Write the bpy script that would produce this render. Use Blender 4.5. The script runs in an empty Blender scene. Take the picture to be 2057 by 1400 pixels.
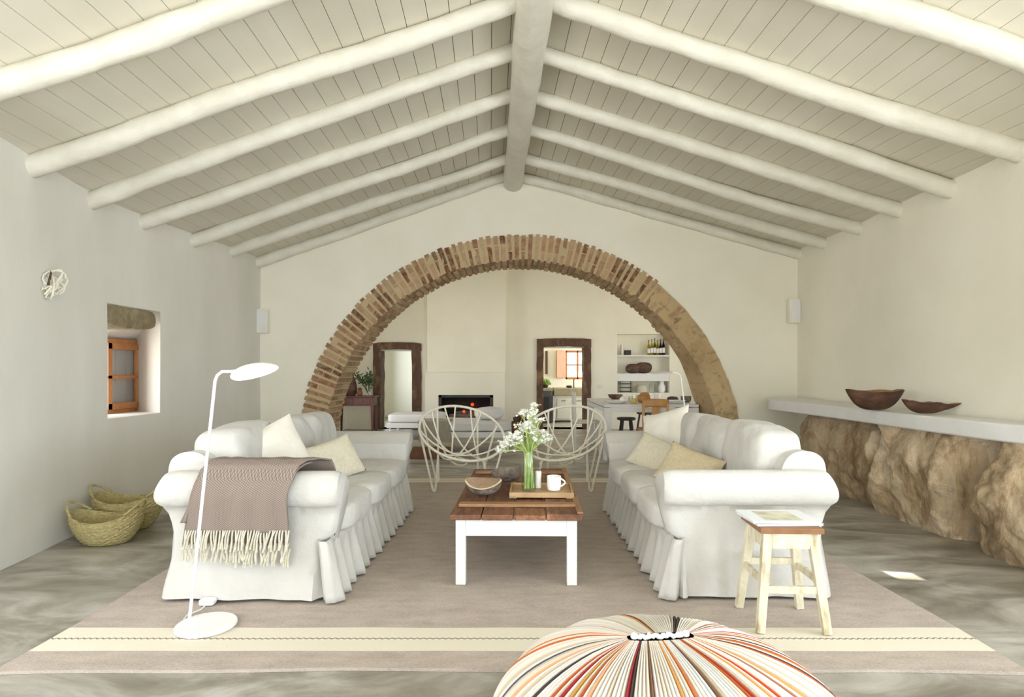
import bpy, bmesh, math, random
from mathutils import Vector, Matrix, noise, Euler
random.seed(7)
S = bpy.context.scene
COL = S.collection
PI = math.pi
H = 1.2                      # camera height
def at(px, py, Y): return Vector(((px-1035)/1200*Y, Y, H-(py-745)/1200*Y))
def fl(px, py):
    Y = 1200*H/(py-745); return Vector(((px-1035)/1200*Y, Y, 0))
def lerp(a, b, t): return a+(b-a)*t
def sstep(a, b, x):
    t = max(0, min(1, (x-a)/(b-a))); return t*t*(3-2*t)
def nz(x, y=0, z=0): return noise.noise(Vector((x, y, z)))

# ------------------------------------------------------------------ materials
def lin(c):
    return tuple(((v/255)/12.92 if v/255 <= .04045 else ((v/255+.055)/1.055)**2.4) for v in c)
def new_mat(name):
    m = bpy.data.materials.new(name); m.use_nodes = True
    nt = m.node_tree; b = nt.nodes['Principled BSDF']
    return m, nt, b
def N(nt, t, **kw):
    n = nt.nodes.new(t)
    for k, v in kw.items():
        if k in n.inputs: n.inputs[k].default_value = v
        else: setattr(n, k, v)
    return n
def mat(name, c1, c2=None, rough=.6, scale=4, stretch=(1,1,1), detail=6, lo=.35, hi=.65, bump=0, bscale=40, bstretch=None, metal=0, spec=.5, dist=.01, trans=0, coat=0, sheen=0, c3=None, seed=0):
    m, nt, b = new_mat(name)
    b.inputs['Roughness'].default_value = rough
    b.inputs['Metallic'].default_value = metal
    b.inputs['Specular IOR Level'].default_value = spec
    if trans: b.inputs['Transmission Weight'].default_value = trans
    if coat: b.inputs['Coat Weight'].default_value = coat
    if sheen: b.inputs['Sheen Weight'].default_value = sheen
    tc = N(nt, 'ShaderNodeTexCoord')
    if c2:
        mp = N(nt, 'ShaderNodeMapping'); mp.inputs['Scale'].default_value = stretch
        mp.inputs['Location'].default_value = (seed, seed*1.7, 0)
        nt.links.new(tc.outputs['Object'], mp.inputs['Vector'])
        n = N(nt, 'ShaderNodeTexNoise', Scale=scale, Detail=detail, Roughness=.6)
        nt.links.new(mp.outputs[0], n.inputs['Vector'])
        r = N(nt, 'ShaderNodeValToRGB')
        e = r.color_ramp.elements
        e[0].position = lo; e[1].position = hi
        e[0].color = (*lin(c1), 1); e[1].color = (*lin(c2), 1)
        if c3:
            k = e.new((lo+hi)/2); k.color = (*lin(c3), 1)
        nt.links.new(n.outputs[0], r.inputs[0]); nt.links.new(r.outputs[0], b.inputs['Base Color'])
    else:
        b.inputs['Base Color'].default_value = (*lin(c1), 1)
    if bump:
        mp2 = N(nt, 'ShaderNodeMapping'); mp2.inputs['Scale'].default_value = bstretch or (1,1,1)
        nt.links.new(tc.outputs['Object'], mp2.inputs['Vector'])
        n2 = N(nt, 'ShaderNodeTexNoise', Scale=bscale, Detail=5)
        nt.links.new(mp2.outputs[0], n2.inputs['Vector'])
        bp = N(nt, 'ShaderNodeBump', Strength=bump, Distance=dist)
        nt.links.new(n2.outputs[0], bp.inputs['Height']); nt.links.new(bp.outputs[0], b.inputs['Normal'])
    return m
def vcol_mat(name, rough=.8, bump=.5, bscale=60, mixc=None, mscale=12, mfac=.4, dist=.01):
    """colour from a per-brick / per-strand colour attribute, broken up by noise"""
    m, nt, b = new_mat(name); b.inputs['Roughness'].default_value = rough
    b.inputs['Specular IOR Level'].default_value = .25
    a = N(nt, 'ShaderNodeVertexColor', layer_name='Col')
    tc = N(nt, 'ShaderNodeTexCoord')
    src = a.outputs[0]
    if mixc:
        n = N(nt, 'ShaderNodeTexNoise', Scale=mscale, Detail=8, Roughness=.7)
        nt.links.new(tc.outputs['Object'], n.inputs['Vector'])
        r = N(nt, 'ShaderNodeMapRange'); r.inputs[1].default_value = .42; r.inputs[2].default_value = .66; r.inputs[4].default_value = mfac
        nt.links.new(n.outputs[0], r.inputs[0])
        mx = N(nt, 'ShaderNodeMixRGB'); mx.inputs[2].default_value = (*lin(mixc), 1)
        nt.links.new(r.outputs[0], mx.inputs[0]); nt.links.new(src, mx.inputs[1]); src = mx.outputs[0]
    nt.links.new(src, b.inputs['Base Color'])
    if bump:
        n2 = N(nt, 'ShaderNodeTexNoise', Scale=bscale, Detail=6)
        nt.links.new(tc.outputs['Object'], n2.inputs['Vector'])
        bp = N(nt, 'ShaderNodeBump', Strength=bump, Distance=dist)
        nt.links.new(n2.outputs[0], bp.inputs['Height']); nt.links.new(bp.outputs[0], b.inputs['Normal'])
    return m
M = {}
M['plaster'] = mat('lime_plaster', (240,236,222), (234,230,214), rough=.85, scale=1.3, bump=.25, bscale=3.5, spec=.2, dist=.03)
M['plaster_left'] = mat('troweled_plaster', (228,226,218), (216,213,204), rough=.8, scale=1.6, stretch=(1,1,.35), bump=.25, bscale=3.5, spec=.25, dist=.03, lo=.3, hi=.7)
M['ceil'] = mat('painted_boards', (219,214,199), (211,205,189), rough=.7, scale=2, stretch=(1,.15,1), spec=.3)
M['gap'] = mat('board_gap', (88,84,68), rough=.9)
M['log'] = mat('painted_log', (229,226,214), (217,213,199), rough=.6, scale=5, stretch=(1,1,1), bump=.5, bscale=7, spec=.35, dist=.03, lo=.3, hi=.6)
M['slipcover'] = mat('white_cotton', (203,201,196), (197,194,188), rough=.9, scale=3, bump=.6, bscale=6, spec=.15, dist=.04, sheen=.1)
M['linen_beige'] = mat('beige_linen', (203,190,160), (190,176,146), rough=.9, scale=60, bump=.3, bscale=220, dist=.002, spec=.15)
M['linen_pale'] = mat('pale_linen', (216,209,190), (205,197,176), rough=.9, scale=50, bump=.3, bscale=220, dist=.002, spec=.15)
M['linen_white'] = mat('white_linen', (234,230,220), (226,221,209), rough=.9, scale=6, bump=.3, bscale=14, dist=.02, spec=.15)
M['brown_fabric'] = mat('brown_fabric', (146,124,104), (130,108,90), rough=.9, scale=60, spec=.15)
M['white_metal'] = mat('white_lacquer', (234,234,233), rough=.35)
M['chair_wire'] = mat('cream_cord', (236,232,218), (226,220,202), rough=.55, scale=30)
M['white_paint'] = mat('white_paint', (230,230,229), (224,224,222), rough=.45, scale=6)
M['fringe'] = mat('cream_wool', (208,203,186), (190,184,166), rough=.95, scale=60, spec=.1)
M['esparto'] = mat('esparto_grass', (158,142,92), (196,182,132), rough=.85, scale=45, stretch=(1,1,2.5), bump=.9, bscale=70, dist=.01, lo=.3, hi=.6, c3=(178,164,112))
M['dark_bowl'] = mat('dark_carved_wood', (62,42,32), (104,74,54), rough=.6, scale=9, stretch=(1,1,2), bump=.5, bscale=30, c3=(82,54,40))
M['bowl_rim'] = mat('worn_bowl_wood', (168,128,84), (128,92,58), rough=.6, scale=20)
M['bark'] = mat('grey_bark', (98,88,80), (140,126,112), rough=.9, scale=22, bump=1, bscale=40, dist=.02)
M['bark_in'] = mat('worn_inner_wood', (150,122,98), (172,144,118), rough=.7, scale=14, bump=.4, bscale=60)
M['tray'] = mat('pale_tray_wood', (190,158,118), (166,134,94), rough=.6, scale=6, stretch=(1,8,1))
M['ceramic'] = mat('white_ceramic', (246,246,246), rough=.18)
M['candle'] = mat('white_wax', (244,240,234), rough=.5)
M['red_wood'] = mat('dark_red_wood', (74,34,26), (98,50,38), rough=.45, scale=8, stretch=(1,1,.2))
M['brown_wood'] = mat('brown_wood', (96,62,38), (126,84,52), rough=.5, scale=6, stretch=(4,1,1))
M['door_wood'] = mat('old_door_wood', (104,78,56), (134,104,76), rough=.7, scale=5, stretch=(1,1,.5), bump=.5, bscale=16, c3=(84,56,44))
M['orange_wood'] = mat('varnished_pine', (190,132,82), (166,106,62), rough=.4, scale=6, stretch=(1,1,.3))
M['ply'] = mat('honey_wood', (196,146,86), (176,124,68), rough=.45, scale=7, stretch=(1,1,.3))
M['dark_metal'] = mat('dark_metal', (40,36,34), rough=.5)
M['black'] = mat('black_steel', (26,24,24), rough=.4)
M['dark_stool'] = mat('dark_stained_wood', (56,44,36), (74,58,46), rough=.5, scale=8)
M['lintel'] = mat('rough_lintel_stone', (124,114,84), (158,146,112), rough=.9, scale=9, bump=1, bscale=18, dist=.03, c3=(140,126,98))
M['shutter'] = mat('grey_shutter', (178,170,168), (168,160,158), rough=.6, scale=3)
M['stone_sink'] = mat('sink_stone', (172,164,142), (150,142,118), rough=.7, scale=12)
M['grass_green'] = mat('green_leaf', (92,132,38), (132,168,60), rough=.6, scale=20)
M['dark_leaf'] = mat('dark_leaf', (44,66,36), (68,92,50), rough=.6, scale=20)
M['stem'] = mat('fresh_stem', (150,176,84), (190,206,128), rough=.5, scale=30)
M['petal'] = mat('white_petal', (244,244,236), rough=.7)
M['cushion_cool'] = mat('white_mattress', (226,225,224), (218,217,215), rough=.9, scale=3, bump=.2, bscale=8, dist=.02)
M['grey_throw'] = mat('grey_wool', (176,168,152), (158,150,134), rough=.95, scale=40)
M['garden'] = mat('garden_green', (190,205,140), (240,232,180), rough=.9, scale=2)
M['paper'] = mat('paper_edge', (235,235,232), rough=.7)
M['soot'] = mat('sooty_firebox', (30,26,22), (52,42,34), rough=.9, scale=5)
M['slat_white'] = mat('white_chair_paint', (226,224,214), rough=.5)
M['bluedark'] = mat('dark_appliance', (58,56,60), rough=.3)

def stoneground():
    m, nt, b = new_mat('polished_concrete')
    tc = N(nt, 'ShaderNodeTexCoord')
    mp = N(nt, 'ShaderNodeMapping'); mp.inputs['Scale'].default_value = (.75, 1.7, 1); mp.inputs['Rotation'].default_value = (0,0,.35)
    nt.links.new(tc.outputs['Object'], mp.inputs[0])
    n = N(nt, 'ShaderNodeTexNoise', Scale=1.5, Detail=9, Roughness=.62, Distortion=1.2); nt.links.new(mp.outputs[0], n.inputs['Vector'])
    r = N(nt, 'ShaderNodeValToRGB'); e = r.color_ramp.elements
    e[0].position = .3; e[0].color = (*lin((112,106,94)), 1); e[1].position = .72; e[1].color = (*lin((200,197,190)), 1)
    k = e.new(.46); k.color = (*lin((146,141,129)), 1); k = e.new(.58); k.color = (*lin((176,172,163)), 1)
    nt.links.new(n.outputs[0], r.inputs[0]); nt.links.new(r.outputs[0], b.inputs['Base Color'])
    n2 = N(nt, 'ShaderNodeTexNoise', Scale=5, Detail=5); nt.links.new(tc.outputs['Object'], n2.inputs['Vector'])
    mr = N(nt, 'ShaderNodeMapRange'); mr.inputs[3].default_value = .28; mr.inputs[4].default_value = .5
    nt.links.new(n2.outputs[0], mr.inputs[0]); nt.links.new(mr.outputs[0], b.inputs['Roughness'])
    b.inputs['Specular IOR Level'].default_value = .4
    return m
M['concrete'] = stoneground()

def math_node(nt, op, a, bb=None, c=None):
    n = nt.nodes.new('ShaderNodeMath'); n.operation = op
    for i, v in enumerate((a, bb, c)):
        if v is None: continue
        if isinstance(v, (int, float)): n.inputs[i].default_value = v
        else: nt.links.new(v, n.inputs[i])
    return n.outputs[0]
def rug_mat(y0, y1):
    m, nt, b = new_mat('woven_wool'); b.inputs['Roughness'].default_value = .95; b.inputs['Specular IOR Level'].default_value = .1
    tc = N(nt, 'ShaderNodeTexCoord'); sx = N(nt, 'ShaderNodeSeparateXYZ'); nt.links.new(tc.outputs['Object'], sx.inputs[0])
    X, Y = sx.outputs[0], sx.outputs[1]
    n = N(nt, 'ShaderNodeTexNoise', Scale=260, Detail=2)
    mp = N(nt, 'ShaderNodeMapping'); mp.inputs['Scale'].default_value = (.35,1,1); nt.links.new(tc.outputs['Object'], mp.inputs[0]); nt.links.new(mp.outputs[0], n.inputs['Vector'])
    n3 = N(nt, 'ShaderNodeTexNoise', Scale=18, Detail=3); nt.links.new(mp.outputs[0], n3.inputs['Vector'])
    add = math_node(nt, 'ADD', math_node(nt, 'MULTIPLY', n.outputs[0], .6), math_node(nt, 'MULTIPLY', n3.outputs[0], .4))
    r = N(nt, 'ShaderNodeValToRGB'); e = r.color_ramp.elements
    e[0].position = .35; e[0].color = (*lin((166,154,144)), 1); e[1].position = .65; e[1].color = (*lin((194,182,171)), 1)
    nt.links.new(add, r.inputs[0])
    # distance from the nearer end of the rug
    d = math_node(nt, 'MINIMUM', math_node(nt, 'SUBTRACT', Y, y0), math_node(nt, 'SUBTRACT', y1, Y))
    def band(lo_, hi_): return math_node(nt, 'MULTIPLY', math_node(nt, 'GREATER_THAN', d, lo_), math_node(nt, 'LESS_THAN', d, hi_))
    stripe = band(.145, .375)
    w = math_node(nt, 'MULTIPLY', math_node(nt, 'PINGPONG', X, .014), .7)
    zig = math_node(nt, 'LESS_THAN', math_node(nt, 'ABSOLUTE', math_node(nt, 'SUBTRACT', math_node(nt, 'SUBTRACT', d, .258), w)), .0045)
    thin = band(.07, .078)
    mx = N(nt, 'ShaderNodeMixRGB'); mx.inputs[2].default_value = (*lin((224,217,200)), 1)
    nt.links.new(stripe, mx.inputs[0]); nt.links.new(r.outputs[0], mx.inputs[1])
    mx2 = N(nt, 'ShaderNodeMixRGB'); mx2.inputs[2].default_value = (*lin((142,130,116)), 1)
    nt.links.new(zig, mx2.inputs[0]); nt.links.new(mx.outputs[0], mx2.inputs[1])
    mx3 = N(nt, 'ShaderNodeMixRGB'); mx3.inputs[2].default_value = (*lin((188,172,154)), 1)
    nt.links.new(math_node(nt, 'MULTIPLY', thin, .6), mx3.inputs[0]); nt.links.new(mx2.outputs[0], mx3.inputs[1])
    nt.links.new(mx3.outputs[0], b.inputs['Base Color'])
    bp = N(nt, 'ShaderNodeBump', Strength=.5, Distance=.004); nt.links.new(n.outputs[0], bp.inputs['Height']); nt.links.new(bp.outputs[0], b.inputs['Normal'])
    return m
def throw_mat():
    m, nt, b = new_mat('herringbone_wool'); b.inputs['Roughness'].default_value = .95; b.inputs['Specular IOR Level'].default_value = .1
    uv = N(nt, 'ShaderNodeTexCoord'); sx = N(nt, 'ShaderNodeSeparateXYZ'); nt.links.new(uv.outputs['UV'], sx.inputs[0])
    u, v = sx.outputs[0], sx.outputs[1]
    z = math_node(nt, 'PINGPONG', math_node(nt, 'MULTIPLY', u, 55), 1)
    s = math_node(nt, 'SINE', math_node(nt, 'MULTIPLY', math_node(nt, 'ADD', math_node(nt, 'MULTIPLY', v, 70), z), 2*PI))
    f = math_node(nt, 'ADD', math_node(nt, 'MULTIPLY', s, .5), .5)
    mx = N(nt, 'ShaderNodeMixRGB'); mx.inputs[1].default_value = (*lin((112,98,90)), 1); mx.inputs[2].default_value = (*lin((160,147,138)), 1)
    nt.links.new(f, mx.inputs[0]); nt.links.new(mx.outputs[0], b.inputs['Base Color'])
    n = N(nt, 'ShaderNodeTexNoise', Scale=300); nt.links.new(uv.outputs['Object'], n.inputs['Vector'])
    bp = N(nt, 'ShaderNodeBump', Strength=.4, Distance=.003); nt.links.new(n.outputs[0], bp.inputs['Height']); nt.links.new(bp.outputs[0], b.inputs['Normal'])
    return m
def plank_mat(name, cols, axis=0, width=.19, rough=.6, off=0):
    """weathered boards: one tone per board, grain along the other axis"""
    m, nt, b = new_mat(name); b.inputs['Roughness'].default_value = rough
    tc = N(nt, 'ShaderNodeTexCoord'); sx = N(nt, 'ShaderNodeSeparateXYZ'); nt.links.new(tc.outputs['Object'], sx.inputs[0])
    idx = math_node(nt, 'FLOOR', math_node(nt, 'DIVIDE', math_node(nt, 'ADD', sx.outputs[axis], off), width))
    wn = N(nt, 'ShaderNodeTexWhiteNoise', noise_dimensions='1D'); nt.links.new(idx, wn.inputs['W'])
    mp = N(nt, 'ShaderNodeMapping'); mp.inputs['Scale'].default_value = (9, 1.4, 9) if axis == 0 else (1.4, 9, 9)
    nt.links.new(tc.outputs['Object'], mp.inputs[0])
    n = N(nt, 'ShaderNodeTexNoise', Scale=4, Detail=9, Roughness=.7, Distortion=.6); nt.links.new(mp.outputs[0], n.inputs['Vector'])
    n2 = N(nt, 'ShaderNodeTexNoise', Scale=3, Detail=3); nt.links.new(tc.outputs['Object'], n2.inputs['Vector'])
    f = math_node(nt, 'ADD', math_node(nt, 'ADD', math_node(nt, 'MULTIPLY', n.outputs[0], .9), math_node(nt, 'MULTIPLY', wn.outputs[0], .22)), math_node(nt, 'MULTIPLY', n2.outputs[0], .3))
    r = N(nt, 'ShaderNodeValToRGB'); e = r.color_ramp.elements
    e[0].position = .45; e[0].color = (*lin(cols[0]), 1); e[1].position = .9; e[1].color = (*lin(cols[-1]), 1)
    for i, c in enumerate(cols[1:-1]):
        k = e.new(.45+.45*(i+1)/(len(cols)-1)); k.color = (*lin(c), 1)
    nt.links.new(f, r.inputs[0]); nt.links.new(r.outputs[0], b.inputs['Base Color'])
    bp = N(nt, 'ShaderNodeBump', Strength=.35, Distance=.004); nt.links.new(n.outputs[0], bp.inputs['Height']); nt.links.new(bp.outputs[0], b.inputs['Normal'])
    return m
M['throw'] = throw_mat()
M['tabletop'] = plank_mat('weathered_planks', [(66,42,30),(104,66,44),(132,88,58),(160,116,82)], 0, .185)
M['batten'] = plank_mat('pale_batten', [(124,88,58),(156,116,80),(184,148,110)], 1, .5)
M['chipped'] = mat('chipped_white_paint', (224,216,192), (176,158,122), rough=.7, scale=16, stretch=(1,1,.3), bump=.5, bscale=40, lo=.44, hi=.68, c3=(212,203,176))
M['stool_top'] = mat('stool_seat_wood', (120,80,48), (150,106,66), rough=.5, scale=8, stretch=(1,6,1))
M['brick'] = vcol_mat('old_brick', rough=.9, bump=.8, bscale=35, mixc=(196,174,138), mscale=11, mfac=.7, dist=.02)
M['yarn'] = vcol_mat('fabric_strands', rough=.9, bump=.3, bscale=90, dist=.004)
def rock_mat():
    m, nt, b = new_mat('rough_rock'); b.inputs['Roughness'].default_value = .92; b.inputs['Specular IOR Level'].default_value = .2
    tc = N(nt, 'ShaderNodeTexCoord')
    mp = N(nt, 'ShaderNodeMapping'); mp.inputs['Scale'].default_value = (1,1,.45); nt.links.new(tc.outputs['Object'], mp.inputs[0])
    n = N(nt, 'ShaderNodeTexNoise', Scale=3.0, Detail=14, Roughness=.74, Distortion=.6); nt.links.new(mp.outputs[0], n.inputs['Vector'])
    r = N(nt, 'ShaderNodeValToRGB'); e = r.color_ramp.elements
    e[0].position = .30; e[0].color = (*lin((112,92,72)), 1); e[1].position = .72; e[1].color = (*lin((228,214,190)), 1)
    for p, c in ((.40,(158,140,118)),(.47,(190,172,148)),(.54,(210,196,174)),(.61,(186,176,166))):
        k = e.new(p); k.color = (*lin(c), 1)
    nt.links.new(n.outputs[0], r.inputs[0])
    a = N(nt, 'ShaderNodeVertexColor', layer_name='Col')
    mx = N(nt, 'ShaderNodeMixRGB', blend_type='MULTIPLY'); mx.inputs[0].default_value = 1
    nt.links.new(r.outputs[0], mx.inputs[1]); nt.links.new(a.outputs[0], mx.inputs[2])
    nt.links.new(mx.outputs[0], b.inputs['Base Color'])
    n2 = N(nt, 'ShaderNodeTexNoise', Scale=22, Detail=9, Roughness=.7); nt.links.new(tc.outputs['Object'], n2.inputs['Vector'])
    bp = N(nt, 'ShaderNodeBump', Strength=.9, Distance=.03); nt.links.new(n2.outputs[0], bp.inputs['Height']); nt.links.new(bp.outputs[0], b.inputs['Normal'])
    return m
M['rock'] = rock_mat()
def glass_mat(name, tint=(1,1,1), thin=True, rough=0):
    m, nt, b = new_mat(name)
    out = nt.nodes['Material Output']; nt.nodes.remove(b)
    g = N(nt, 'ShaderNodeBsdfGlossy', Roughness=.02); t = N(nt, 'ShaderNodeBsdfTransparent'); t.inputs[0].default_value = (*tint, 1)
    lw = N(nt, 'ShaderNodeLayerWeight', Blend=.5); f = math_node(nt, 'ADD', math_node(nt, 'MULTIPLY', math_node(nt, 'POWER', lw.outputs['Facing'], 4), .55), .03); mx = N(nt, 'ShaderNodeMixShader')
    nt.links.new(f, mx.inputs[0]); nt.links.new(t.outputs[0], mx.inputs[1]); nt.links.new(g.outputs[0], mx.inputs[2]); nt.links.new(mx.outputs[0], out.inputs[0])
    return m
M['glass'] = glass_mat('clear_glass', (.97,.98,.97))
M['glass_green'] = glass_mat('green_bottle_glass', (.45,.5,.12))
M['glass_yellow'] = glass_mat('yellow_bottle_glass', (.75,.66,.2))
M['glass_red'] = glass_mat('dark_red_bottle_glass', (.16,.04,.03))
def emis(name, c, s):
    m, nt, b = new_mat(name); b.inputs['Base Color'].default_value = (*lin(c), 1)
    b.inputs['Emission Color'].default_value = (*lin(c), 1); b.inputs['Emission Strength'].default_value = s; return m
M['ember'] = emis('glowing_embers', (235,70,30), 1.2)

# ------------------------------------------------------------------ mesh builder
class MB:
    def __init__(s): s.v = []; s.f = []; s.c = []; s.col = None; s.uv = None
    def add(s, vs, fs, col=None):
        o = len(s.v); s.v += [Vector(p) for p in vs]
        for f in fs: s.f.append([i+o for i in f]); s.c.append(col or s.col or (1,1,1))
    def box(s, c, size, rot=None, col=None, taper=None):
        c = Vector(c); hx, hy, hz = (d/2 for d in size); vs = []
        for x in (-1,1):
            for y in (-1,1):
                for z in (-1,1):
                    k = taper if (taper and z < 0) else 1
                    p = Vector((x*hx*k, y*hy*k, z*hz))
                    if rot: p = rot @ p
                    vs.append(c+p)
        s.add(vs, [(0,1,3,2),(4,6,7,5),(0,4,5,1),(2,3,7,6),(0,2,6,4),(1,5,7,3)], col)
    def bb(s, x0, x1, y0, y1, z0, z1, col=None):
        s.box(((x0+x1)/2,(y0+y1)/2,(z0+z1)/2), (abs(x1-x0),abs(y1-y0),abs(z1-z0)), col=col)
    def hexa(s, bot, top, col=None):           # 4 bottom + 4 top corners (in order)
        s.add(list(bot)+list(top), [(3,2,1,0),(4,5,6,7),(0,1,5,4),(1,2,6,5),(2,3,7,6),(3,0,4,7)], col)
    def beam(s, a, b, w, d, up=(0,0,1), w2=None, d2=None, col=None):
        a = Vector(a); b = Vector(b); t = (b-a).normalized(); u = Vector(up)
        if abs(t.dot(u)) > .95: u = Vector((0,1,0))
        sd = t.cross(u).normalized(); n = sd.cross(t).normalized(); w2 = w2 or w; d2 = d2 or d
        f = lambda p, ww, dd: [p+sd*ww/2*i+n*dd/2*j for i, j in ((-1,-1),(1,-1),(1,1),(-1,1))]
        s.hexa(f(a,w,d), f(b,w2,d2), col)
    def grid(s, fn, nu, nv, cu=False, cv=False, col=None, flip=False):
        o = len(s.v); NU = nu if cu else nu+1; NV = nv if cv else nv+1
        for i in range(NU):
            for j in range(NV): s.v.append(Vector(fn(i/nu, j/nv)))
        for i in range(nu):
            for j in range(nv):
                a, b_, c_, d = i*NV+j, ((i+1)%NU)*NV+j, ((i+1)%NU)*NV+(j+1)%NV, i*NV+(j+1)%NV
                q = [o+a, o+b_, o+c_, o+d]
                s.f.append(q[::-1] if flip else q)
                cc = col(i/nu, j/nv) if callable(col) else col
                s.c.append(cc or s.col or (1,1,1))
    def tube(s, pts, r, n=8, closed=False, col=None, caps=True):
        pts = [Vector(p) for p in pts]; L = len(pts); o = len(s.v)
        rf = r if callable(r) else (lambda t: r)
        prev = None
        for i, p in enumerate(pts):
            if closed: t = pts[(i+1)%L]-pts[i-1]
            else: t = pts[min(i+1,L-1)]-pts[max(i-1,0)]
            if t.length < 1e-9: t = Vector((0,0,1))
            t.normalize()
            if prev is None:
                u = Vector((0,0,1)) if abs(t.z) < .9 else Vector((1,0,0)); u = (u-t*u.dot(t)).normalized()
            else: u = (prev-t*prev.dot(t)).normalized()
            prev = u; w = t.cross(u); rr = rf(i/(L-1) if L > 1 else 0)
            for k in range(n):
                a = 2*PI*k/n; s.v.append(p+(u*math.cos(a)+w*math.sin(a))*rr)
        for i in range(L if closed else L-1):
            for k in range(n):
                j = (i+1)%L
                s.f.append([o+i*n+k, o+i*n+(k+1)%n, o+j*n+(k+1)%n, o+j*n+k]); s.c.append(col or s.col or (1,1,1))
        if caps and not closed:
            s.f.append([o+k for k in range(n)][::-1]); s.c.append(col or s.col or (1,1,1))
            s.f.append([o+(L-1)*n+k for k in range(n)]); s.c.append(col or s.col or (1,1,1))
    def lathe(s, prof, n=32, c=(0,0,0), sx=1, sy=1, fn=None, col=None, close=True):
        o = len(s.v); c = Vector(c)
        for r, z in prof:
            for k in range(n):
                a = 2*PI*k/n; p = Vector((r*sx*math.cos(a), r*sy*math.sin(a), z))
                if fn: p = Vector(fn(p, a, r, z))
                s.v.append(c+p)
        m = len(prof)
        for i in range(m-1):
            for k in range(n):
                s.f.append([o+i*n+k, o+i*n+(k+1)%n, o+(i+1)*n+(k+1)%n, o+(i+1)*n+k]); s.c.append(col or s.col or (1,1,1))
        if close:
            s.f.append([o+k for k in range(n)][::-1]); s.c.append(col or s.col or (1,1,1))
            s.f.append([o+(m-1)*n+k for k in range(n)]); s.c.append(col or s.col or (1,1,1))
    def sphere(s, c, r, nu=10, nv=7, sc=(1,1,1), col=None):
        c = Vector(c)
        prof = [(max(1e-4, math.sin(PI*i/nv))*r, -math.cos(PI*i/nv)*r*sc[2]) for i in range(nv+1)]
        s.lathe(prof, nu, c, sc[0], sc[1], col=col)
    def sq(s, c, size, p=4, n=10, fn=None, rot=None, col=None):
        """rounded box (p-norm cube), fn displaces the unit point"""
        c = Vector(c); size = Vector(size)/2
        for ax in range(3):
            for sg in (-1,1):
                def f(u, v):
                    a, b_ = 2*u-1, 2*v-1
                    a = math.sin(a*PI/2*.9)/math.sin(PI/2*.9); b_ = math.sin(b_*PI/2*.9)/math.sin(PI/2*.9)
                    q = [0,0,0]; q[ax] = sg; q[(ax+1)%3] = a; q[(ax+2)%3] = b_
                    l = (abs(q[0])**p+abs(q[1])**p+abs(q[2])**p)**(1/p); q = [k/l for k in q]
                    P = Vector((q[0]*size.x, q[1]*size.y, q[2]*size.z))
                    if fn: P = Vector(fn(P, q))
                    if rot: P = rot @ P
                    return c+P
                s.grid(f, n, n, col=col)
    def build(s, name, m, parent=None, smooth=True, bevel=0, sub=0, auto=40, loc=None, rz=0, merge=1e-5, solid=0, segs=2):
        me = bpy.data.meshes.new(name); me.from_pydata([tuple(p) for p in s.v], [], s.f)
        if any(c != (1,1,1) for c in s.c):
            at_ = me.color_attributes.new('Col', 'FLOAT_COLOR', 'CORNER'); k = 0
            for f, c in zip(s.f, s.c):
                for _ in f: at_.data[k].color = (*c, 1); k += 1
        bm = bmesh.new(); bm.from_mesh(me)
        if merge: bmesh.ops.remove_doubles(bm, verts=bm.verts, dist=merge)
        bmesh.ops.recalc_face_normals(bm, faces=bm.faces)
        if smooth:
            for f in bm.faces: f.smooth = True
            for e in bm.edges:
                if len(e.link_faces) == 2 and e.calc_face_angle(0) > math.radians(auto): e.smooth = False
        bm.to_mesh(me); bm.free()
        me.materials.append(m)
        o = bpy.data.objects.new(name, me); COL.objects.link(o)
        if parent: o.parent = parent
        if loc is not None: o.location = loc
        o.rotation_euler.z = rz
        if solid:
            d = o.modifiers.new('s', 'SOLIDIFY'); d.thickness = solid; d.offset = 0
        if bevel:
            d = o.modifiers.new('b', 'BEVEL'); d.width = bevel; d.segments = segs; d.limit_method = 'ANGLE'; d.angle_limit = math.radians(35)
        if sub:
            d = o.modifiers.new('ss', 'SUBSURF'); d.levels = sub; d.render_levels = sub
        return o
def tag(o, label=None, cat=None, group=None, kind=None):
    if label: o['label'] = label
    if cat: o['category'] = cat
    if group: o['group'] = group
    if kind: o['kind'] = kind
    return o
def thing(name, label, cat, loc=(0,0,0), rz=0, group=None):
    o = bpy.data.objects.new(name, None); COL.objects.link(o); o.empty_display_size = .1
    o.location = loc; o.rotation_euler = (0,0,rz); return tag(o, label, cat, group)
def struct(mb, name, m, **kw):
    o = mb.build(name, m, **kw); o['kind'] = 'structure'; return o
def dup(root, loc=None, rz=None, label=None):
    r = root.copy(); COL.objects.link(r)
    if loc is not None: r.location = loc
    if rz is not None: r.rotation_euler.z = rz
    if label: r['label'] = label
    for ch in list(root.children):
        c = ch.copy(); COL.objects.link(c); c.parent = r
        for g in ch.children:
            d = g.copy(); COL.objects.link(d); d.parent = c
    return r

# ------------------------------------------------------------------ room shell
RB = -5.0                                  # rear wall behind the camera
AW = 7.55; AWB = 8.16                      # arch wall front / back
def lwx(y): return -3.05 - .21*sstep(2.9, 4.9, y) + .04*sstep(6, 7.6, y) + .012*math.sin(y*2.1)
def rwx(y): return 3.26 + .12*sstep(3.2, 4.5, y) + .19*sstep(4.5, 6.9, y)
RX = lambda y: .135 - (y-3.62)*.0415       # ridge line x
ZR = 3.72                                  # board underside at ridge
def zl(x, y): return ZR - .345*(RX(y)-x)
def rsl(y): return .320 - .046*sstep(4.0, 7.5, y)
def zr(x, y): return ZR - rsl(y)*(x-RX(y))
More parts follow.
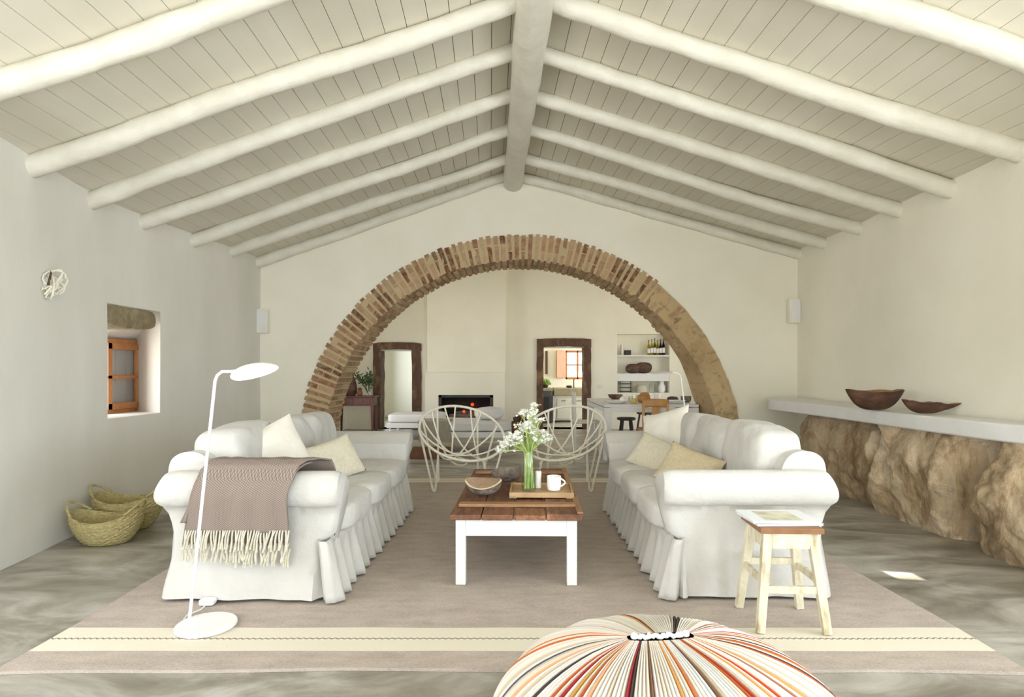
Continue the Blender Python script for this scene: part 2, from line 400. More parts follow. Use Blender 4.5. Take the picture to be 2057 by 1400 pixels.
# floor
b = MB(); b.bb(-3.9, 4.4, RB-.3, 16.2, -.12, 0); struct(b, 'floor', M['concrete'], smooth=False)
def wall_grid(name, mp, svals, zvals, holes, m, smooth=True):
    """wall surface mapped by mp(s, z, d) (d=0 room face, d=1 outer face) with rectangular holes and their reveals"""
    b = MB(); inside = lambda a, z: any(h[0]-1e-6 <= a <= h[1]+1e-6 and h[2]-1e-6 <= z <= h[3]+1e-6 for h in holes)
    sv = sorted(set(svals) | {h[i] for h in holes for i in (0,1)}); zv = sorted(set(zvals) | {h[i] for h in holes for i in (2,3)})
    for i in range(len(sv)-1):
        for j in range(len(zv)-1):
            if inside((sv[i]+sv[i+1])/2, (zv[j]+zv[j+1])/2): continue
            for d in (0, 1):
                b.add([mp(sv[i],zv[j],d), mp(sv[i+1],zv[j],d), mp(sv[i+1],zv[j+1],d), mp(sv[i],zv[j+1],d)], [(0,1,2,3)])
    for h in holes:
        ss = [s for s in sv if h[0] <= s <= h[1]]; zz = [z for z in zv if h[2] <= z <= h[3]]
        for k in range(len(ss)-1):
            for z in (h[2], h[3]): b.add([mp(ss[k],z,0), mp(ss[k+1],z,0), mp(ss[k+1],z,1), mp(ss[k],z,1)], [(0,1,2,3)])
        for k in range(len(zz)-1):
            for s_ in (h[0], h[1]): b.add([mp(s_,zz[k],0), mp(s_,zz[k+1],0), mp(s_,zz[k+1],1), mp(s_,zz[k],1)], [(0,1,2,3)])
    return struct(b, name, m, smooth=smooth, auto=30)
rng = lambda a, c, n: [a+(c-a)*i/n for i in range(n+1)]
# left wall with the deep splayed window niche; outer opening is smaller than the room opening
WY0, WY1, WZ0, WZ1 = 4.78, 5.50, .815, 1.745
def lmap(s, z, d):
    x = lwx(s) + .010*nz(s*.9, z*.9, 3)
    if d == 0: return (x, s, z)
    # splay: the window opening at the outer face is set back to the right and lower
    if WY0-1e-6 <= s <= WY1+1e-6 and WZ0-1e-6 <= z <= WZ1+1e-6:
        t = (s-WY0)/(WY1-WY0); q = (z-WZ0)/(WZ1-WZ0)
        return (-3.86, 4.95+1.06*t, lerp(.80, 1.47, q))
    return (-3.86, s, z)
lh = [(WY0, WY1, WZ0, WZ1), (-3.2, -.7, .35, 2.3), (.6, 2.7, .35, 2.3)]  # last opening is out of view, added to pass the near left fill
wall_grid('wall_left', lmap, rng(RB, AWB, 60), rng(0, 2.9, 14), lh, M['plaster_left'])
def rmap(s, z, d): return ((rwx(s)+.010*nz(s*.9, z*.9, 9)+.05*sstep(1.4,.2,z)*0) if d == 0 else rwx(s)+.5, s, z)
wall_grid('wall_right', rmap, rng(RB, AWB, 60), rng(0, 3.0, 14), [(-3.6, -.8, .05, 2.3), (.6, 2.7, 1.0, 2.4)], M['plaster'])  # second opening is out of view, added to pass the near right fill
# rear wall with two tall glazed openings (behind the camera)
def bmap(s, z, d): return (s, RB-(.4 if d else 0), z)
wall_grid('wall_rear', bmap, rng(-3.4, 3.9, 4), rng(0, 4.0, 3), [(-2.7,-.3,.05,2.35), (.4,2.8,.05,2.35)], M['plaster'], False)
# arch wall
AC = .06; AZ = .10; RO = 2.83; RI = 2.49
b = MB()
ang = [PI*i/72 for i in range(73)]
ring = [(AC+RO-.05, -.05)] + [(AC+(RO-.05)*math.cos(a), AZ+(RO-.05)*math.sin(a)) for a in ang] + [(AC-RO+.05, -.05)]
outr = [(4.4, -.05)] + [((4.4 if math.cos(a) > 0 else -3.9) if abs(math.cos(a)) > .7 else AC+math.cos(a)*6.2, min(4.3, AZ+max(0, math.sin(a))*6.2)) for a in ang] + [(-3.9, -.05)]
for Yp in (AW, AWB):
    for i in range(len(ring)-1):
        K = 6
        for k in range(K):
            def P(j, t):
                x = lerp(ring[j][0], outr[j][0], t); z = lerp(ring[j][1], outr[j][1], t)
                return (x, Yp+.012*nz(x*.8, z*.8, 5)*(t > 0), z)
            b.add([P(i,k/K), P(i+1,k/K), P(i+1,(k+1)/K), P(i,(k+1)/K)], [(0,1,2,3)])
for i in range(len(ring)-1):
    b.add([(ring[i][0],AW,ring[i][1]), (ring[i+1][0],AW,ring[i+1][1]), (ring[i+1][0],AWB,ring[i+1][1]), (ring[i][0],AWB,ring[i][1])], [(0,1,2,3)])
struct(b, 'wall_back', M['plaster'], auto=30)
# brick arch: individual bricks over mortar, turning to plastered rubble on the right leg
b = MB(); mort = lin((196,174,138))
rub = [lin(c) for c in ((188,162,120),(200,176,136),(176,150,112),(206,184,146),(168,146,110),(196,166,128))]
brk = [lin(c) for c in ((130,84,60),(146,104,78),(116,74,54),(164,128,98),(152,116,88),(176,146,116),(140,106,80),(180,156,122),(104,70,52),(170,140,110))]
def arch_pt(a, r, y):      # a from 0 (right foot) to L (left foot); straight below the springing
    if a < 0: return (AC+r, y, AZ+a*2.8)
    if a > PI: return (AC-r, y, AZ-(a-PI)*2.8)
    return (AC+r*math.cos(a), y, AZ+r*math.sin(a))
def rough_r(a, y, base, amp): return base + amp*nz(a*9, y*3, base*4) + amp*.5*nz(a*31, y*9, 2)
# mortar body with rough faces
def body(u, v):
    a = lerp(-.04, PI+.04, u); w = v*4
    amp = .03 + .05*sstep(1.1, .4, a)
    if w < 1: r, y = lerp(RO-.03, RI+.012, w), AW-.012
    elif w < 2: r, y = RI+.012, lerp(AW-.012, AWB+.01, w-1)
    elif w < 3: r, y = lerp(RI+.012, RO-.03, w-2), AWB+.01
    else: r, y = RO-.03, lerp(AWB+.01, AW-.012, w-3)
    rr = r + (amp*.5*nz(a*9, y*3, r*2) if r < RO-.06 else .014*nz(a*14, 1, 1))
    p = Vector(arch_pt(a, rr, y))
    if y < AW+.1: p.y += -.012*abs(nz(p.x*5, p.z*5, 4)) - sstep(1.0, .4, a)*(.018+.035*nz(p.x*5, p.z*5, 7)+.022*nz(p.x*14, p.z*14, 3))
    return p
def bodycol(u, v):
    a = lerp(-.04, PI+.04, u); n1 = nz(a*16, v*5, 5); n2 = nz(a*5, v*3, 8)
    t = sstep(1.15, .75, a); c = [lerp(m_, lerp(p_, q_, min(1.3,max(-.2,.5+1.5*n2))), t) for m_, p_, q_ in zip(mort, rub[1], rub[2])]
    k = 1+.10*n1-.30*t*sstep(.07,.0,abs(nz(a*13, v*7, 3)))
    return tuple(x*k for x in c)
b.grid(body, 420, 32, cv=True, col=bodycol)
nb = 100
for i in range(nb):
    a0 = -.03+(PI+.06)*i/nb; a1 = a0+(PI+.06)/nb
    fade = sstep(.25, 1.05, a0)
    if random.random() > fade: continue
    da = (a1-a0)*random.uniform(.13,.26)
    for face in (0, 1):
        # two or one bricks across the face depth
        cuts = random.choice([[RI, RO], [RI, RI+.12, RO], [RI, RI+.21, RO]]) if face == 0 else [RI, RI]
        if face == 0:
            for k in range(len(cuts)-1):
                r0 = cuts[k]+(.008 if k else 0); r1 = cuts[k+1]-.006+(random.uniform(-.012,.012) if k == len(cuts)-2 else 0)
                c = random.choice(brk); n1 = random.uniform(.85, 1.12)
                c = tuple(lerp(x, m_, (1-fade)*.7)*n1 for x, m_ in zip(c, mort))
                if fade < .9: r1 = min(r1, RO-.05)
                y0 = AW-.016-random.uniform(0,.008)
                q = [arch_pt(a0+da, r0, y0), arch_pt(a1-da, r0, y0), arch_pt(a1-da, r1, y0), arch_pt(a0+da, r1, y0)]
                t = [arch_pt(a0+da, r0, AW+.02), arch_pt(a1-da, r0, AW+.02), arch_pt(a1-da, r1, AW+.02), arch_pt(a0+da, r1, AW+.02)]
                j = lambda p: Vector(p)+Vector((random.uniform(-.004,.004), random.uniform(-.004,.004), random.uniform(-.004,.004)))
                b.hexa([j(p) for p in q], [j(p) for p in t], c)
        else:
            ys = AW-.01
            while ys < AWB-.02:
                ye = min(AWB+.005, ys+random.choice([.13,.26,.26])); c = random.choice(brk); n1 = random.uniform(.85,1.1)
                c = tuple(lerp(x, m_, .25+(1-fade)*.6)*n1 for x, m_ in zip(c, mort)); rr = RI-random.uniform(0,.008)
                b.hexa([arch_pt(a0+da, rr, ys+.006), arch_pt(a1-da, rr, ys+.006), arch_pt(a1-da, rr, ye-.006), arch_pt(a0+da, rr, ye-.006)],
                       [arch_pt(a0+da, RI+.05, ys+.006), arch_pt(a1-da, RI+.05, ys+.006), arch_pt(a1-da, RI+.05, ye-.006), arch_pt(a0+da, RI+.05, ye-.006)], c)
                ys = ye
o = struct(b, 'trim_1', M['brick'], auto=50, merge=0)
tag(o, 'wide brick arch opening between living room and dining room', 'arch')
# ceiling boards: painted planks running front to back, with dark joints behind them
HXc, HY0, HY1 = 2.62, 1.72, 1.85             # unseen roof hole, added so the sun lands as a floor patch
b = MB(); g = MB(); pw = .138
for side in (-1, 1):
    SL = (lambda y: .345) if side < 0 else rsl
    k = 0
    def pt(x, y, dz): return (RX(y)+side*x, y, ZR-SL(y)*x+dz)
    segs = rng(RB-.2, HY0, 6)+[HY1]+rng(HY1, AW+.05, 12)[1:]
    while k*pw < 4.0:
        x0, x1 = k*pw+.0022, (k+1)*pw-.0022; hole = side > 0 and k == 17
        for q in range(len(segs)-1):
            y_, Y_ = segs[q], segs[q+1]
            if hole and abs(y_-HY0) < 1e-6: continue
            b.add([pt(x0,y_,0), pt(x1,y_,0), pt(x1,Y_,0), pt(x0,Y_,0), pt(x0,y_,.02), pt(x1,y_,.02), pt(x1,Y_,.02), pt(x0,Y_,.02)],
                  [(3,2,1,0),(0,4,7,3),(1,2,6,5)])
        k += 1
    xs_ = [0, 17*pw, 18*pw, 4.4]; sg = [RB-.3]+segs[1:-1]+[AWB+.02]
    for q in range(len(sg)-1):
        for a in range(3):
            if side > 0 and a == 1 and abs(sg[q]-HY0) < 1e-6: continue
            g.add([pt(xs_[a],sg[q],.02), pt(xs_[a+1],sg[q],.02), pt(xs_[a+1],sg[q+1],.02), pt(xs_[a],sg[q+1],.02)], [(0,1,2,3)])
HOLE = Vector((RX(1.78)+17.5*pw, (HY0+HY1)/2, ZR-rsl(1.78)*17.5*pw)); PATCH = fl(1818, 1157)
struct(b, 'ceiling', M['ceil'], smooth=False, merge=0)
struct(g, 'roof', M['gap'], smooth=False)
# painted log rafters and ridge
def log_pts(a, c, wob, seed, n=40):
    a = Vector(a); c = Vector(c); out = []
    for i in range(n+1):
        t = i/n; p = a.lerp(c, t)
        out.append(p+Vector((0, wob*nz(t*2.2, seed, 0), wob*.6*nz(t*2.6, seed, 9))))
    return out
def log_mesh(a, c, r, seed, wob=.06, r2=None):
    b = MB(); r2 = r2 or r; pts = log_pts(a, c, wob, seed); n = 16; o = 0
    b.tube(pts, lambda t: lerp(r, r2, t)*(1+.09*nz(t*9, seed*3, 1)+.05*nz(t*23, seed, 4)), n)
    for i in range(len(pts)):
        for k in range(n):
            v = b.v[i*n+k]; d = v-pts[i]; b.v[i*n+k] = pts[i]+d*(1+.10*nz(v.x*3.2, v.z*14+seed, v.y*14))
    return b
ys = [2.30, 3.09, 3.88, 4.56, 5.27, 6.05, 6.81, 7.47]
ords = ['nearest', 'second', 'third', 'fourth', 'fifth', 'sixth', 'seventh', 'eighth']
rr_ = .064
for i, y in enumerate(ys):
    r = rr_*(1.06 if i in (1,2) else .98)
    for side, nm in ((-1,'left'), (1,'right')):
        zf = zl if side < 0 else zr
        xe = (lwx(y)-.03) if side < 0 else (rwx(y)+.03)
        yy = y + (.02 if side > 0 else 0)
        x0 = RX(yy)+side*.05
        dz = -r*.93
        o = log_mesh((x0, yy, zf(x0, yy)+dz), (xe, yy+(.05 if side > 0 else .0), zf(xe, yy)+dz), r*.96, i*3.1+side, .05, r*1.08).build('ceiling_beam', M['log'])
        where = {0:'just above the camera', 7:'against the arch wall'}.get(i, ords[7-i]+' from the arch wall')
        tag(o, f'white painted log rafter on the {nm} roof slope, {where}', 'rafter', 'white log rafters', 'structure')
b = log_mesh((RX(RB), RB, ZR-.16), (RX(AW+.1), AW+.1, ZR-.14), .118, 5.5, .03)
o = b.build('ceiling_beam', M['log']); tag(o, 'thick white ridge log running down the middle of the ceiling', 'ridge beam', None, 'structure')

# ------------------------------------------------------------------ window in the left wall
w = thing('window_1', None, None, (-3.80, 5.43, .80)); w['kind'] = 'structure'
b = MB(); x = 0
fy0, fy1, fz0, fz1 = -.54, .56, .0, .70
for (ya, yb, za, zb) in ((fy0,fy0+.06,fz0,fz1),(fy1-.06,fy1,fz0,fz1),(fy0,fy1,fz0,fz0+.05),(fy0,fy1,fz1-.05,fz1)): b.bb(-.03,.07,ya,yb,za,zb)
f = b.build('window_frame', M['orange_wood'], w, smooth=False, bevel=.004)
# casement standing slightly open to the room, two panes, grey board shutter behind
b = MB()
for (ya, yb, za, zb) in ((.02,.075,.04,.66),(.44,.50,.04,.66),(.02,.50,.04,.10),(.02,.50,.60,.66),(.02,.50,.325,.36)): b.bb(.05,.09,ya,yb,za,zb)
b.build('casement', M['orange_wood'], w, smooth=False, bevel=.004)
b = MB(); b.bb(.066,.070,.06,.45,.09,.61); b.build('pane', M['glass'], w, smooth=False)
b = MB()
for k in range(3): b.bb(.02,.04,0.04+.155*k,0.04+.155*k+.150,.05,.65)
b.build('shutter', M['shutter'], w, smooth=False, bevel=.003)
# stone lintel over the niche
b = MB()
def lf(P, q): return P+Vector((.012*nz(P.x*9,P.y*7,P.z*9), 0, .02*nz(P.y*6,2,1)+(.03*(P.y/.36)**2 if P.z < 0 else -.015*(P.y/.36))))
b.sq((0,0,0), (.40,.73,.20), p=7, n=14, fn=lf)
o = b.build('stone_lintel', M['lintel'], loc=(lwx(5.12)-.20, 5.13, 1.655)); tag(o, 'rough brown stone lintel at the top of the window niche', 'lintel', None, 'structure')

# ------------------------------------------------------------------ far room (through the arch)
FW = 12.3
S1 = FW/1200
fx = lambda px: (px-1035)*S1
fz = lambda py: H-(py-745)*S1
RDX0, RDX1, RDZ = fx(1090), fx(1175), fz(698)
LDX0, LDX1, LDZ = fx(763), fx(830), fz(704)
NX0, NX1, NZ0, NZ1 = fx(1240), fx(1345), fz(789), fz(671)
FBX0, FBX1, FBZ0, FBZ1 = -1.53, -.44, .20, .72
def fmap(s, z, d): return (s, FW+(.45 if d else 0), z)
wall_grid('wall_far', fmap, rng(-3.7, 4.3, 4), rng(0, 4.4, 3), [(LDX0,LDX1,0,LDZ),(RDX0,RDX1,0,RDZ),(NX0,NX1,NZ0,NZ1)], M['plaster'], False)
def l2(s, z, d): return (-3.5-(.3 if d else 0), s, z)
wall_grid('wall_dining_left', l2, rng(AWB, 16, 3), rng(0,4.4,2), [(8.5,10.3,.3,2.2)], M['plaster'], False)
def r2(s, z, d): return (4.0+(.3 if d else 0), s, z)
wall_grid('wall_dining_right', r2, rng(AWB, 16, 3), rng(0,4.4,2), [(8.7,11.2,.5,2.3)], M['plaster'], False)
b = MB(); b.add([(-3.8,AWB-.02,4.1),(4.3,AWB-.02,4.1),(4.3,FW+.45,3.3),(-3.8,FW+.45,3.3)], [(0,1,2,3)]); b.build('ceiling_dining', M['ceil'], smooth=False)['kind'] = 'structure'
# back rooms behind the two doorways
b = MB(); b.bb(-.1,.05,FW+.45,15.6,0,3.3); struct(b, 'wall_kitchen_left', M['plaster'], smooth=False)
b = MB(); b.bb(-3.8,4.3,FW+.45,16.2,3.3,3.4); struct(b, 'ceiling_kitchen', M['plaster'], smooth=False)
KW = 15.6; sk = KW/1200
kx = lambda px: (px-1035)*sk
kz = lambda py: H-(py-745)*sk
def kmap(s, z, d): return (s, KW+(.35 if d else 0), z)
wall_grid('wall_kitchen_back', kmap, rng(-3.7, 4.3, 4), rng(0,3.4,3), [(kx(1136),kx(1186),kz(762),kz(704))], M['plaster'], False)
# niche back box
b = MB(); b.bb(NX0-.05,NX1+.05,FW+.30,FW+.36,NZ0-.05,NZ1+.05); struct(b, 'wall_niche_back', M['plaster'], smooth=False)
# door frames of old timber
def door_frame(n, x0, x1, zt, wl, wr, ht, seed):
    t = thing(f'door_{n}', None, None, (0,FW,0)); t['kind'] = 'structure'
    for (xa, xb) in ((x0-wl, x0+.02), (x1-.02, x1+wr)):
        b = MB(); cx = (xa+xb)/2; hw = (xb-xa)/2
        def pf(u, v):
            z = v*(zt+ht*.5); a = u*4; wv = .018*nz(z*3, cx*5, seed)
            sx_, sy_ = ((-1,-1),(1,-1),(1,1),(-1,1))[int(a) % 4]; nx_, ny_ = ((-1,-1),(1,-1),(1,1),(-1,1))[(int(a)+1) % 4]; fr = a-int(a)
            return (cx+wv+lerp(sx_,nx_,fr)*hw*(1+.12*nz(z*4,sx_,seed)), .16+lerp(sy_,ny_,fr)*.20, z)
        b.grid(pf, 8, 24, cu=True); b.build('jamb', M['door_wood'], t, auto=35)
    b = MB()
    def tf(u, v):
        x = lerp(x0-wl, x1+wr, v); a = u*4
        sz_, sy_ = ((-1,-1),(1,-1),(1,1),(-1,1))[int(a) % 4]; nz_, ny_ = ((-1,-1),(1,-1),(1,1),(-1,1))[(int(a)+1) % 4]; fr = a-int(a)
        zz = lerp(sz_, nz_, fr); q = 1-((x-(x0+x1)/2)/((x1-x0)/2+wl))**2
        return (x, .15+lerp(sy_,ny_,fr)*.20, zt+ht/2+zz*ht/2+.02*q+.01*nz(x*6, zz, seed))
    b.grid(tf, 8, 20, cu=True)
    b.add([tf(0,0), tf(.25,0), tf(.5,0), tf(.75,0)], [(0,1,2,3)]); b.add([tf(0,1), tf(.25,1), tf(.5,1), tf(.75,1)], [(3,2,1,0)])
    b.build('lintel', M['door_wood'], t, auto=35)
    return t
door_frame(1, LDX0, LDX1, LDZ, .13, .17, .15, 3)
door_frame(2, RDX0, RDX1, RDZ, .12, .125, .17, 8)
# chimney breast and fireplace
b = MB(); c0, c1 = -1.775, -.19
b.bb(c0, c1, 12.0, FW+.02, 1.17, 3.6)
struct(b, 'wall_chimney', M['plaster'], smooth=False, bevel=.01)
b = MB(); y0, y1 = 11.9, FW+.02
b.bb(c0-.02, FBX0, y0, y1, 0, 1.17); b.bb(FBX1, c1-.02, y0, y1, 0, 1.17); b.bb(FBX0, FBX1, y0, y1, FBZ1, 1.17); b.bb(FBX0, FBX1, y0, y1, 0, FBZ0)
b.bb(c1-.02, c1+.05, 12.08, y1, 0, 3.6)
struct(b, 'wall_hearth', M['plaster'], smooth=False)
fp = thing('fireplace_insert', 'black framed fireplace insert with glowing embers in the white chimney breast', 'fireplace', ((FBX0+FBX1)/2, 11.92, FBZ0+.001))
wd, hh = (FBX1-FBX0)/2-.004, FBZ1-FBZ0-.004
b = MB(); b.bb(-wd,wd,.30,.33,0,hh); b.bb(-wd,-wd+.03,0,.3,0,hh); b.bb(wd-.03,wd,0,.3,0,hh); b.bb(-wd,wd,0,.3,0,.03); b.bb(-wd,wd,0,.3,hh-.02,hh); b.build('firebox', M['soot'], fp, smooth=False)
b = MB()
for (a_, c_, d_, e_) in ((-wd,-wd+.06,0,hh),(wd-.06,wd,0,hh),(-wd,wd,hh-.05,hh),(-wd,wd,0,.05)): b.bb(a_,c_,-.03,.02,d_,e_)
for k in range(5): b.bb(-wd+.005,-wd+.05,-.036,-.02,.1+.08*k,.135+.08*k); b.bb(wd-.05,wd-.005,-.036,-.02,.1+.08*k,.135+.08*k)
b.build('frame', M['black'], fp, smooth=False, bevel=.003)
for k, (xx, r_, l_) in enumerate(((-.1,.05,.5),(.12,.045,.42),(.0,.04,.46))):
    b = MB(); b.tube([(xx-l_/2, .15+.05*k, .08+.06*(k == 2)), (xx, .16+.03*k, .09+.06*(k == 2)), (xx+l_/2, .12+.06*k, .08+.06*(k == 2))], r_, 8); b.build('log', M['bark'], fp)
for (c_, r_) in (((.2,.12,.20),.05),((.12,.14,.32),.035),((-.05,.13,.18),.03)):
    b = MB(); b.sphere(c_, r_, 8, 6); b.build('ember', M['ember'], fp)

# niche shelves
for k, py in enumerate((713, 750)):
    b = MB(); z = fz(py); th = .035 if k == 0 else .16
    b.bb(NX0-.001, NX1+.001, FW+.01, FW+.31, z-th, z)
    o = b.build('niche_shelf', M['white_paint'], smooth=False, bevel=.006); tag(o, ['upper white shelf in the wall niche, under the bottles', 'thick lower white shelf in the wall niche'][k], 'shelf', 'shelves in the wall niche')
zs1 = fz(713); zs2 = fz(750); zs0 = NZ0
def bottle(name, x, z, h, r, m, label, neck=.3):
    b = MB(); b.lathe([(r*.9,0),(r,.01),(r,h*.58),(r*.45,h*.74),(r*neck,h*.8),(r*neck,h*.97),(r*neck*1.15,h*.97),(r*neck*1.15,h)], 14)
    t = thing(name, label, 'bottle', (x, FW+.13, z+.001), 0, 'bottles on the niche shelf')
    b.build('body', m, t); b = MB(); b.lathe([(r*neck*1.2,h*.96),(r*neck*1.2,h*1.03),(r*.1,h*1.035)], 10); b.build('cap', M['black'], t)
    b = MB(); b.lathe([(r*1.01,h*.14),(r*1.01,h*.45)], 14, close=False); b.build('paper_label', M['paper'], t)
blab = [('glass_yellow','pale yellow bottle on the niche shelf, leftmost of the row'),('glass_yellow','yellow bottle on the niche shelf, second from the left'),('glass_green','tall green bottle in the middle of the row on the niche shelf'),('glass_yellow','yellow green bottle next to the dark red bottles on the shelf'),('glass_red','dark red bottle on the niche shelf, inner of the two dark ones'),('glass_red','dark red bottle at the right end of the niche shelf')]
for k, (m_, lb) in enumerate(blab):
    bottle('bottle', fx(1306+6.0*k), zs1, .30+.02*(k % 3), .029, M[m_], lb)
b = MB(); b.box((0,0,.05),(.13,.1,.10)); o = b.build('storage_tin', M['dark_metal'], smooth=False, bevel=.008, loc=(fx(1263), FW+.13, zs1+.001)); tag(o, 'small dark square tin on the upper niche shelf', 'tin')
b = MB(); b.box((0,0,.11),(.03,.16,.22)); o = b.build('book', M['paper'], smooth=False, bevel=.003, loc=(fx(1251), FW+.13, zs1+.001)); tag(o, 'thin white book upright on the upper niche shelf', 'book')
b = MB()
def woodoval(P, q): return P*(1+.05*nz(P.x*9, P.z*9, 2))
for k, (px, py, w_, h_, lb) in enumerate(((1273, 730.5, .30, .20, 'round dark wooden bowl leaning on the left of the niche shelf pair'), (1297, 726, .35, .23, 'larger dark wooden bowl leaning on the right of the niche shelf pair'))):
    b = MB(); b.sq((0,0,h_/2), (w_,.09,h_), p=2.6, n=8, fn=woodoval)
    o = b.build('wooden_bowl', M['dark_bowl'], loc=(fx(px), FW+.09+.11*k, zs2+.001+(.08 if k else .045))); o.location.z = zs2+.001
    tag(o, lb, 'bowl', 'dark bowls in the niche')
# plates rack, jug and glasses on the bottom niche
t = thing('plate_rack', 'wire rack holding white plates in the bottom of the niche', 'plate rack', (fx(1259), FW+.15, zs0+.001))
b = MB()
for zz in (.02,.10,.18,.26): b.tube([(-.12,-.08,zz),(.12,-.08,zz),(.12,.08,zz),(-.12,.08,zz)], .005, 6, closed=True)
for sx_, sy_ in ((-1,-1),(1,-1),(1,1),(-1,1)): b.tube([(sx_*.12,sy_*.08,0),(sx_*.12,sy_*.08,.28)], .005, 6)
b.build('rack', M['dark_metal'], t)
for zz in (.03,.11,.19):
    b = MB(); b.lathe([(.03,zz),(.06,zz+.004),(.10,zz+.018),(.10,zz+.024),(.05,zz+.012)], 20, sy=.75); b.build('plate', M['ceramic'], t)
def jar(name, cat, label, x, y, z, h, r, m, prof=None, grp=None):
    b = MB(); b.lathe(prof or [(r*.85,0),(r,.02*h),(r,h*.8),(r*.75,h),(r*.7,h),(r*.92,h*.78),(r*.9,.05*h)], 18)
    o = b.build(name, m, loc=(x,y,z+.001)); return tag(o, label, cat, grp)
jar('glass_bowl', 'bowl', 'pale green glass bowl at the middle of the bottom niche', fx(1292), FW+.14, zs0, .16, .11, M['linen_pale'])
jar('glass_jar', 'jar', 'clear glass jar at the right of the bottom niche', fx(1313), FW+.14, zs0, .20, .07, M['glass'])
jar('pitcher', 'pitcher', 'pale rounded pitcher at the right end of the bottom niche', fx(1333), FW+.16, zs0, .24, .075, M['ceramic'], [(.05,0),(.075,.04),(.078,.12),(.045,.19),(.055,.24),(.05,.24),(.04,.19),(.06,.12)])
b = MB(); b.box((0,0,0),(.09,.012,.075)); b.box((0,-.008,0),(.05,.008,.04)); o = b.build('wall_socket', M['white_paint'], smooth=False, bevel=.003, loc=(fx(1206), FW-.008, fz(776))); tag(o, 'white light switch plate on far wall between doorway and niche', 'switch')

# kitchen behind the right doorway
t = thing('sink_cabinet', 'white kitchen cabinet with a stone sink seen through the right doorway', 'cabinet', (1.50, 14.35, 0))
b = MB(); b.bb(-.62,.62,-.33,.3,.04,.62); b.build('body', M['white_paint'], t, smooth=False, bevel=.006)
for k in range(3):
    b = MB(); b.bb(-.52+.36*k,-.52+.36*k+.34,-.352,-.331,.08,.56); d = b.build('door', M['white_paint'], t, smooth=False, bevel=.005)
    b = MB(); b.tube([(-.52+.36*k+.10,-.36,.50),(-.52+.36*k+.10,-.385,.50),(-.52+.36*k+.20,-.385,.50),(-.52+.36*k+.20,-.36,.50)], .007, 6); b.build('handle', M['dark_metal'], d)
b = MB(); b.bb(-.60,.64,-.38,.3,.62,.795); b.build('sink', M['stone_sink'], t, smooth=False, bevel=.012)
t = thing('kitchen_tap', 'dark tall mixer tap standing on the stone sink', 'tap', (1.42,14.5,.796))
b = MB(); b.tube([(.0,0,0),(0,0,.17),(0,-.03,.2),(0,-.1,.2)], .012, 8); b.lathe([(.025,0),(.025,.02)], 12); b.build('spout', M['dark_metal'], t)
b = MB(); b.sq((0,0,.03),(.14,.1,.06),p=3,n=5); o = b.build('soap_dish', M['dark_metal'], loc=(1.28,14.2,.796)); tag(o, 'small dark dish beside the tap on the stone sink', 'dish')
t = thing('stove', 'dark grey appliance with pale worktop beside the sink cabinet', 'appliance', (.60,14.0,0))
b = MB(); b.bb(-.3,.24,-.3,.6,0,.74); b.build('body', M['bluedark'], t, smooth=False, bevel=.006)
b = MB(); b.bb(-.3,.26,-.32,.6,.74,.80); b.build('worktop', M['stone_sink'], t, smooth=False, bevel=.006)
b = MB(); b.bb(-.25,.18,-.315,-.3,.10,.60); b.build('oven_door', M['black'], t, smooth=False, bevel=.004)
t = thing('herb_pot', 'bushy bright green herb plant on the kitchen worktop', 'plant', (.70,14.0,.802))
b = MB(); b.lathe([(.06,0),(.08,.08),(.075,.08),(.05,.01)], 14); b.build('pot', M['black'], t)
b = MB()
for k in range(260):
    d = Vector((random.gauss(0,1), random.gauss(0,1), abs(random.gauss(0,1))*.9)).normalized()*random.uniform(.06,.15); c = Vector((0,0,.08))+d
    s_ = .022; u = Vector((random.uniform(-1,1),random.uniform(-1,1),random.uniform(-1,1))).normalized(); v = u.cross(d).normalized()
    b.add([c-u*s_, c+v*s_*.6, c+u*s_, c-v*s_*.6], [(0,1,2,3)])
b.build('foliage', M['grass_green'], t, merge=0)
# dark hanging strip / towel at left
b = MB(); b.bb(-.03,.03,0,.02,0,.60); o = b.build('wall_hanging', M['dark_bowl'], smooth=False, loc=(.98-.17,15.2,1.03)); 
o.location = ((1098-1035)*15.5/1200, 15.55, 1.12); tag(o, 'narrow dark hanging on the kitchen wall, left of window', 'wall hanging')
# kitchen window
w = thing('window_2', None, None, (kx(1136), KW+.10, kz(762))); w['kind'] = 'structure'
W_, H_ = kx(1186)-kx(1136), kz(704)-kz(762)
b = MB()
for (a_, c_, d_, e_) in ((0,.05,0,H_),(W_-.05,W_,0,H_),(0,W_,0,.06),(0,W_,H_-.05,H_),(W_/2-.02,W_/2+.02,0,H_),(0,W_,H_/2-.012,H_/2+.012)): b.bb(a_,c_,-.03,.03,d_,e_)
b.build('window_frame', M['orange_wood'], w, smooth=False, bevel=.003)
b = MB(); b.bb(.01,W_-.01,.0,.004,.01,H_-.01); b.build('pane', M['glass'], w, smooth=False)
t = thing('window_shutter', 'open pine shutter on the left of the kitchen window', 'shutter', (kx(1136), KW-.01, kz(762)+.02))
b = MB(); b.beam((0,0,H_/2),( -.24,-.14,H_/2), .028, H_-.04); b.build('board', M['orange_wood'], t, smooth=False, bevel=.004)
# garden outside
b = MB(); b.grid(lambda u, v: (lerp(-4,8,u), 19+.7*nz(u*9,v*5,1), lerp(-.2,1.25+.5*nz(u*7,2,2),v)), 40, 16)
o = b.build('garden_hedge', M['garden']); tag(o, 'sunlit green and yellow hedge outside the kitchen window', 'hedge', None, 'stuff')
b = MB(); b.add([(-30,-30,-.15),(30,-30,-.15),(30,40,-.15),(-30,40,-.15)], [(0,1,2,3)]); o = b.build('ground', mat('pale_gravel', (190,180,160), (170,160,140), rough=.95, scale=3), smooth=False); o['kind'] = 'structure'

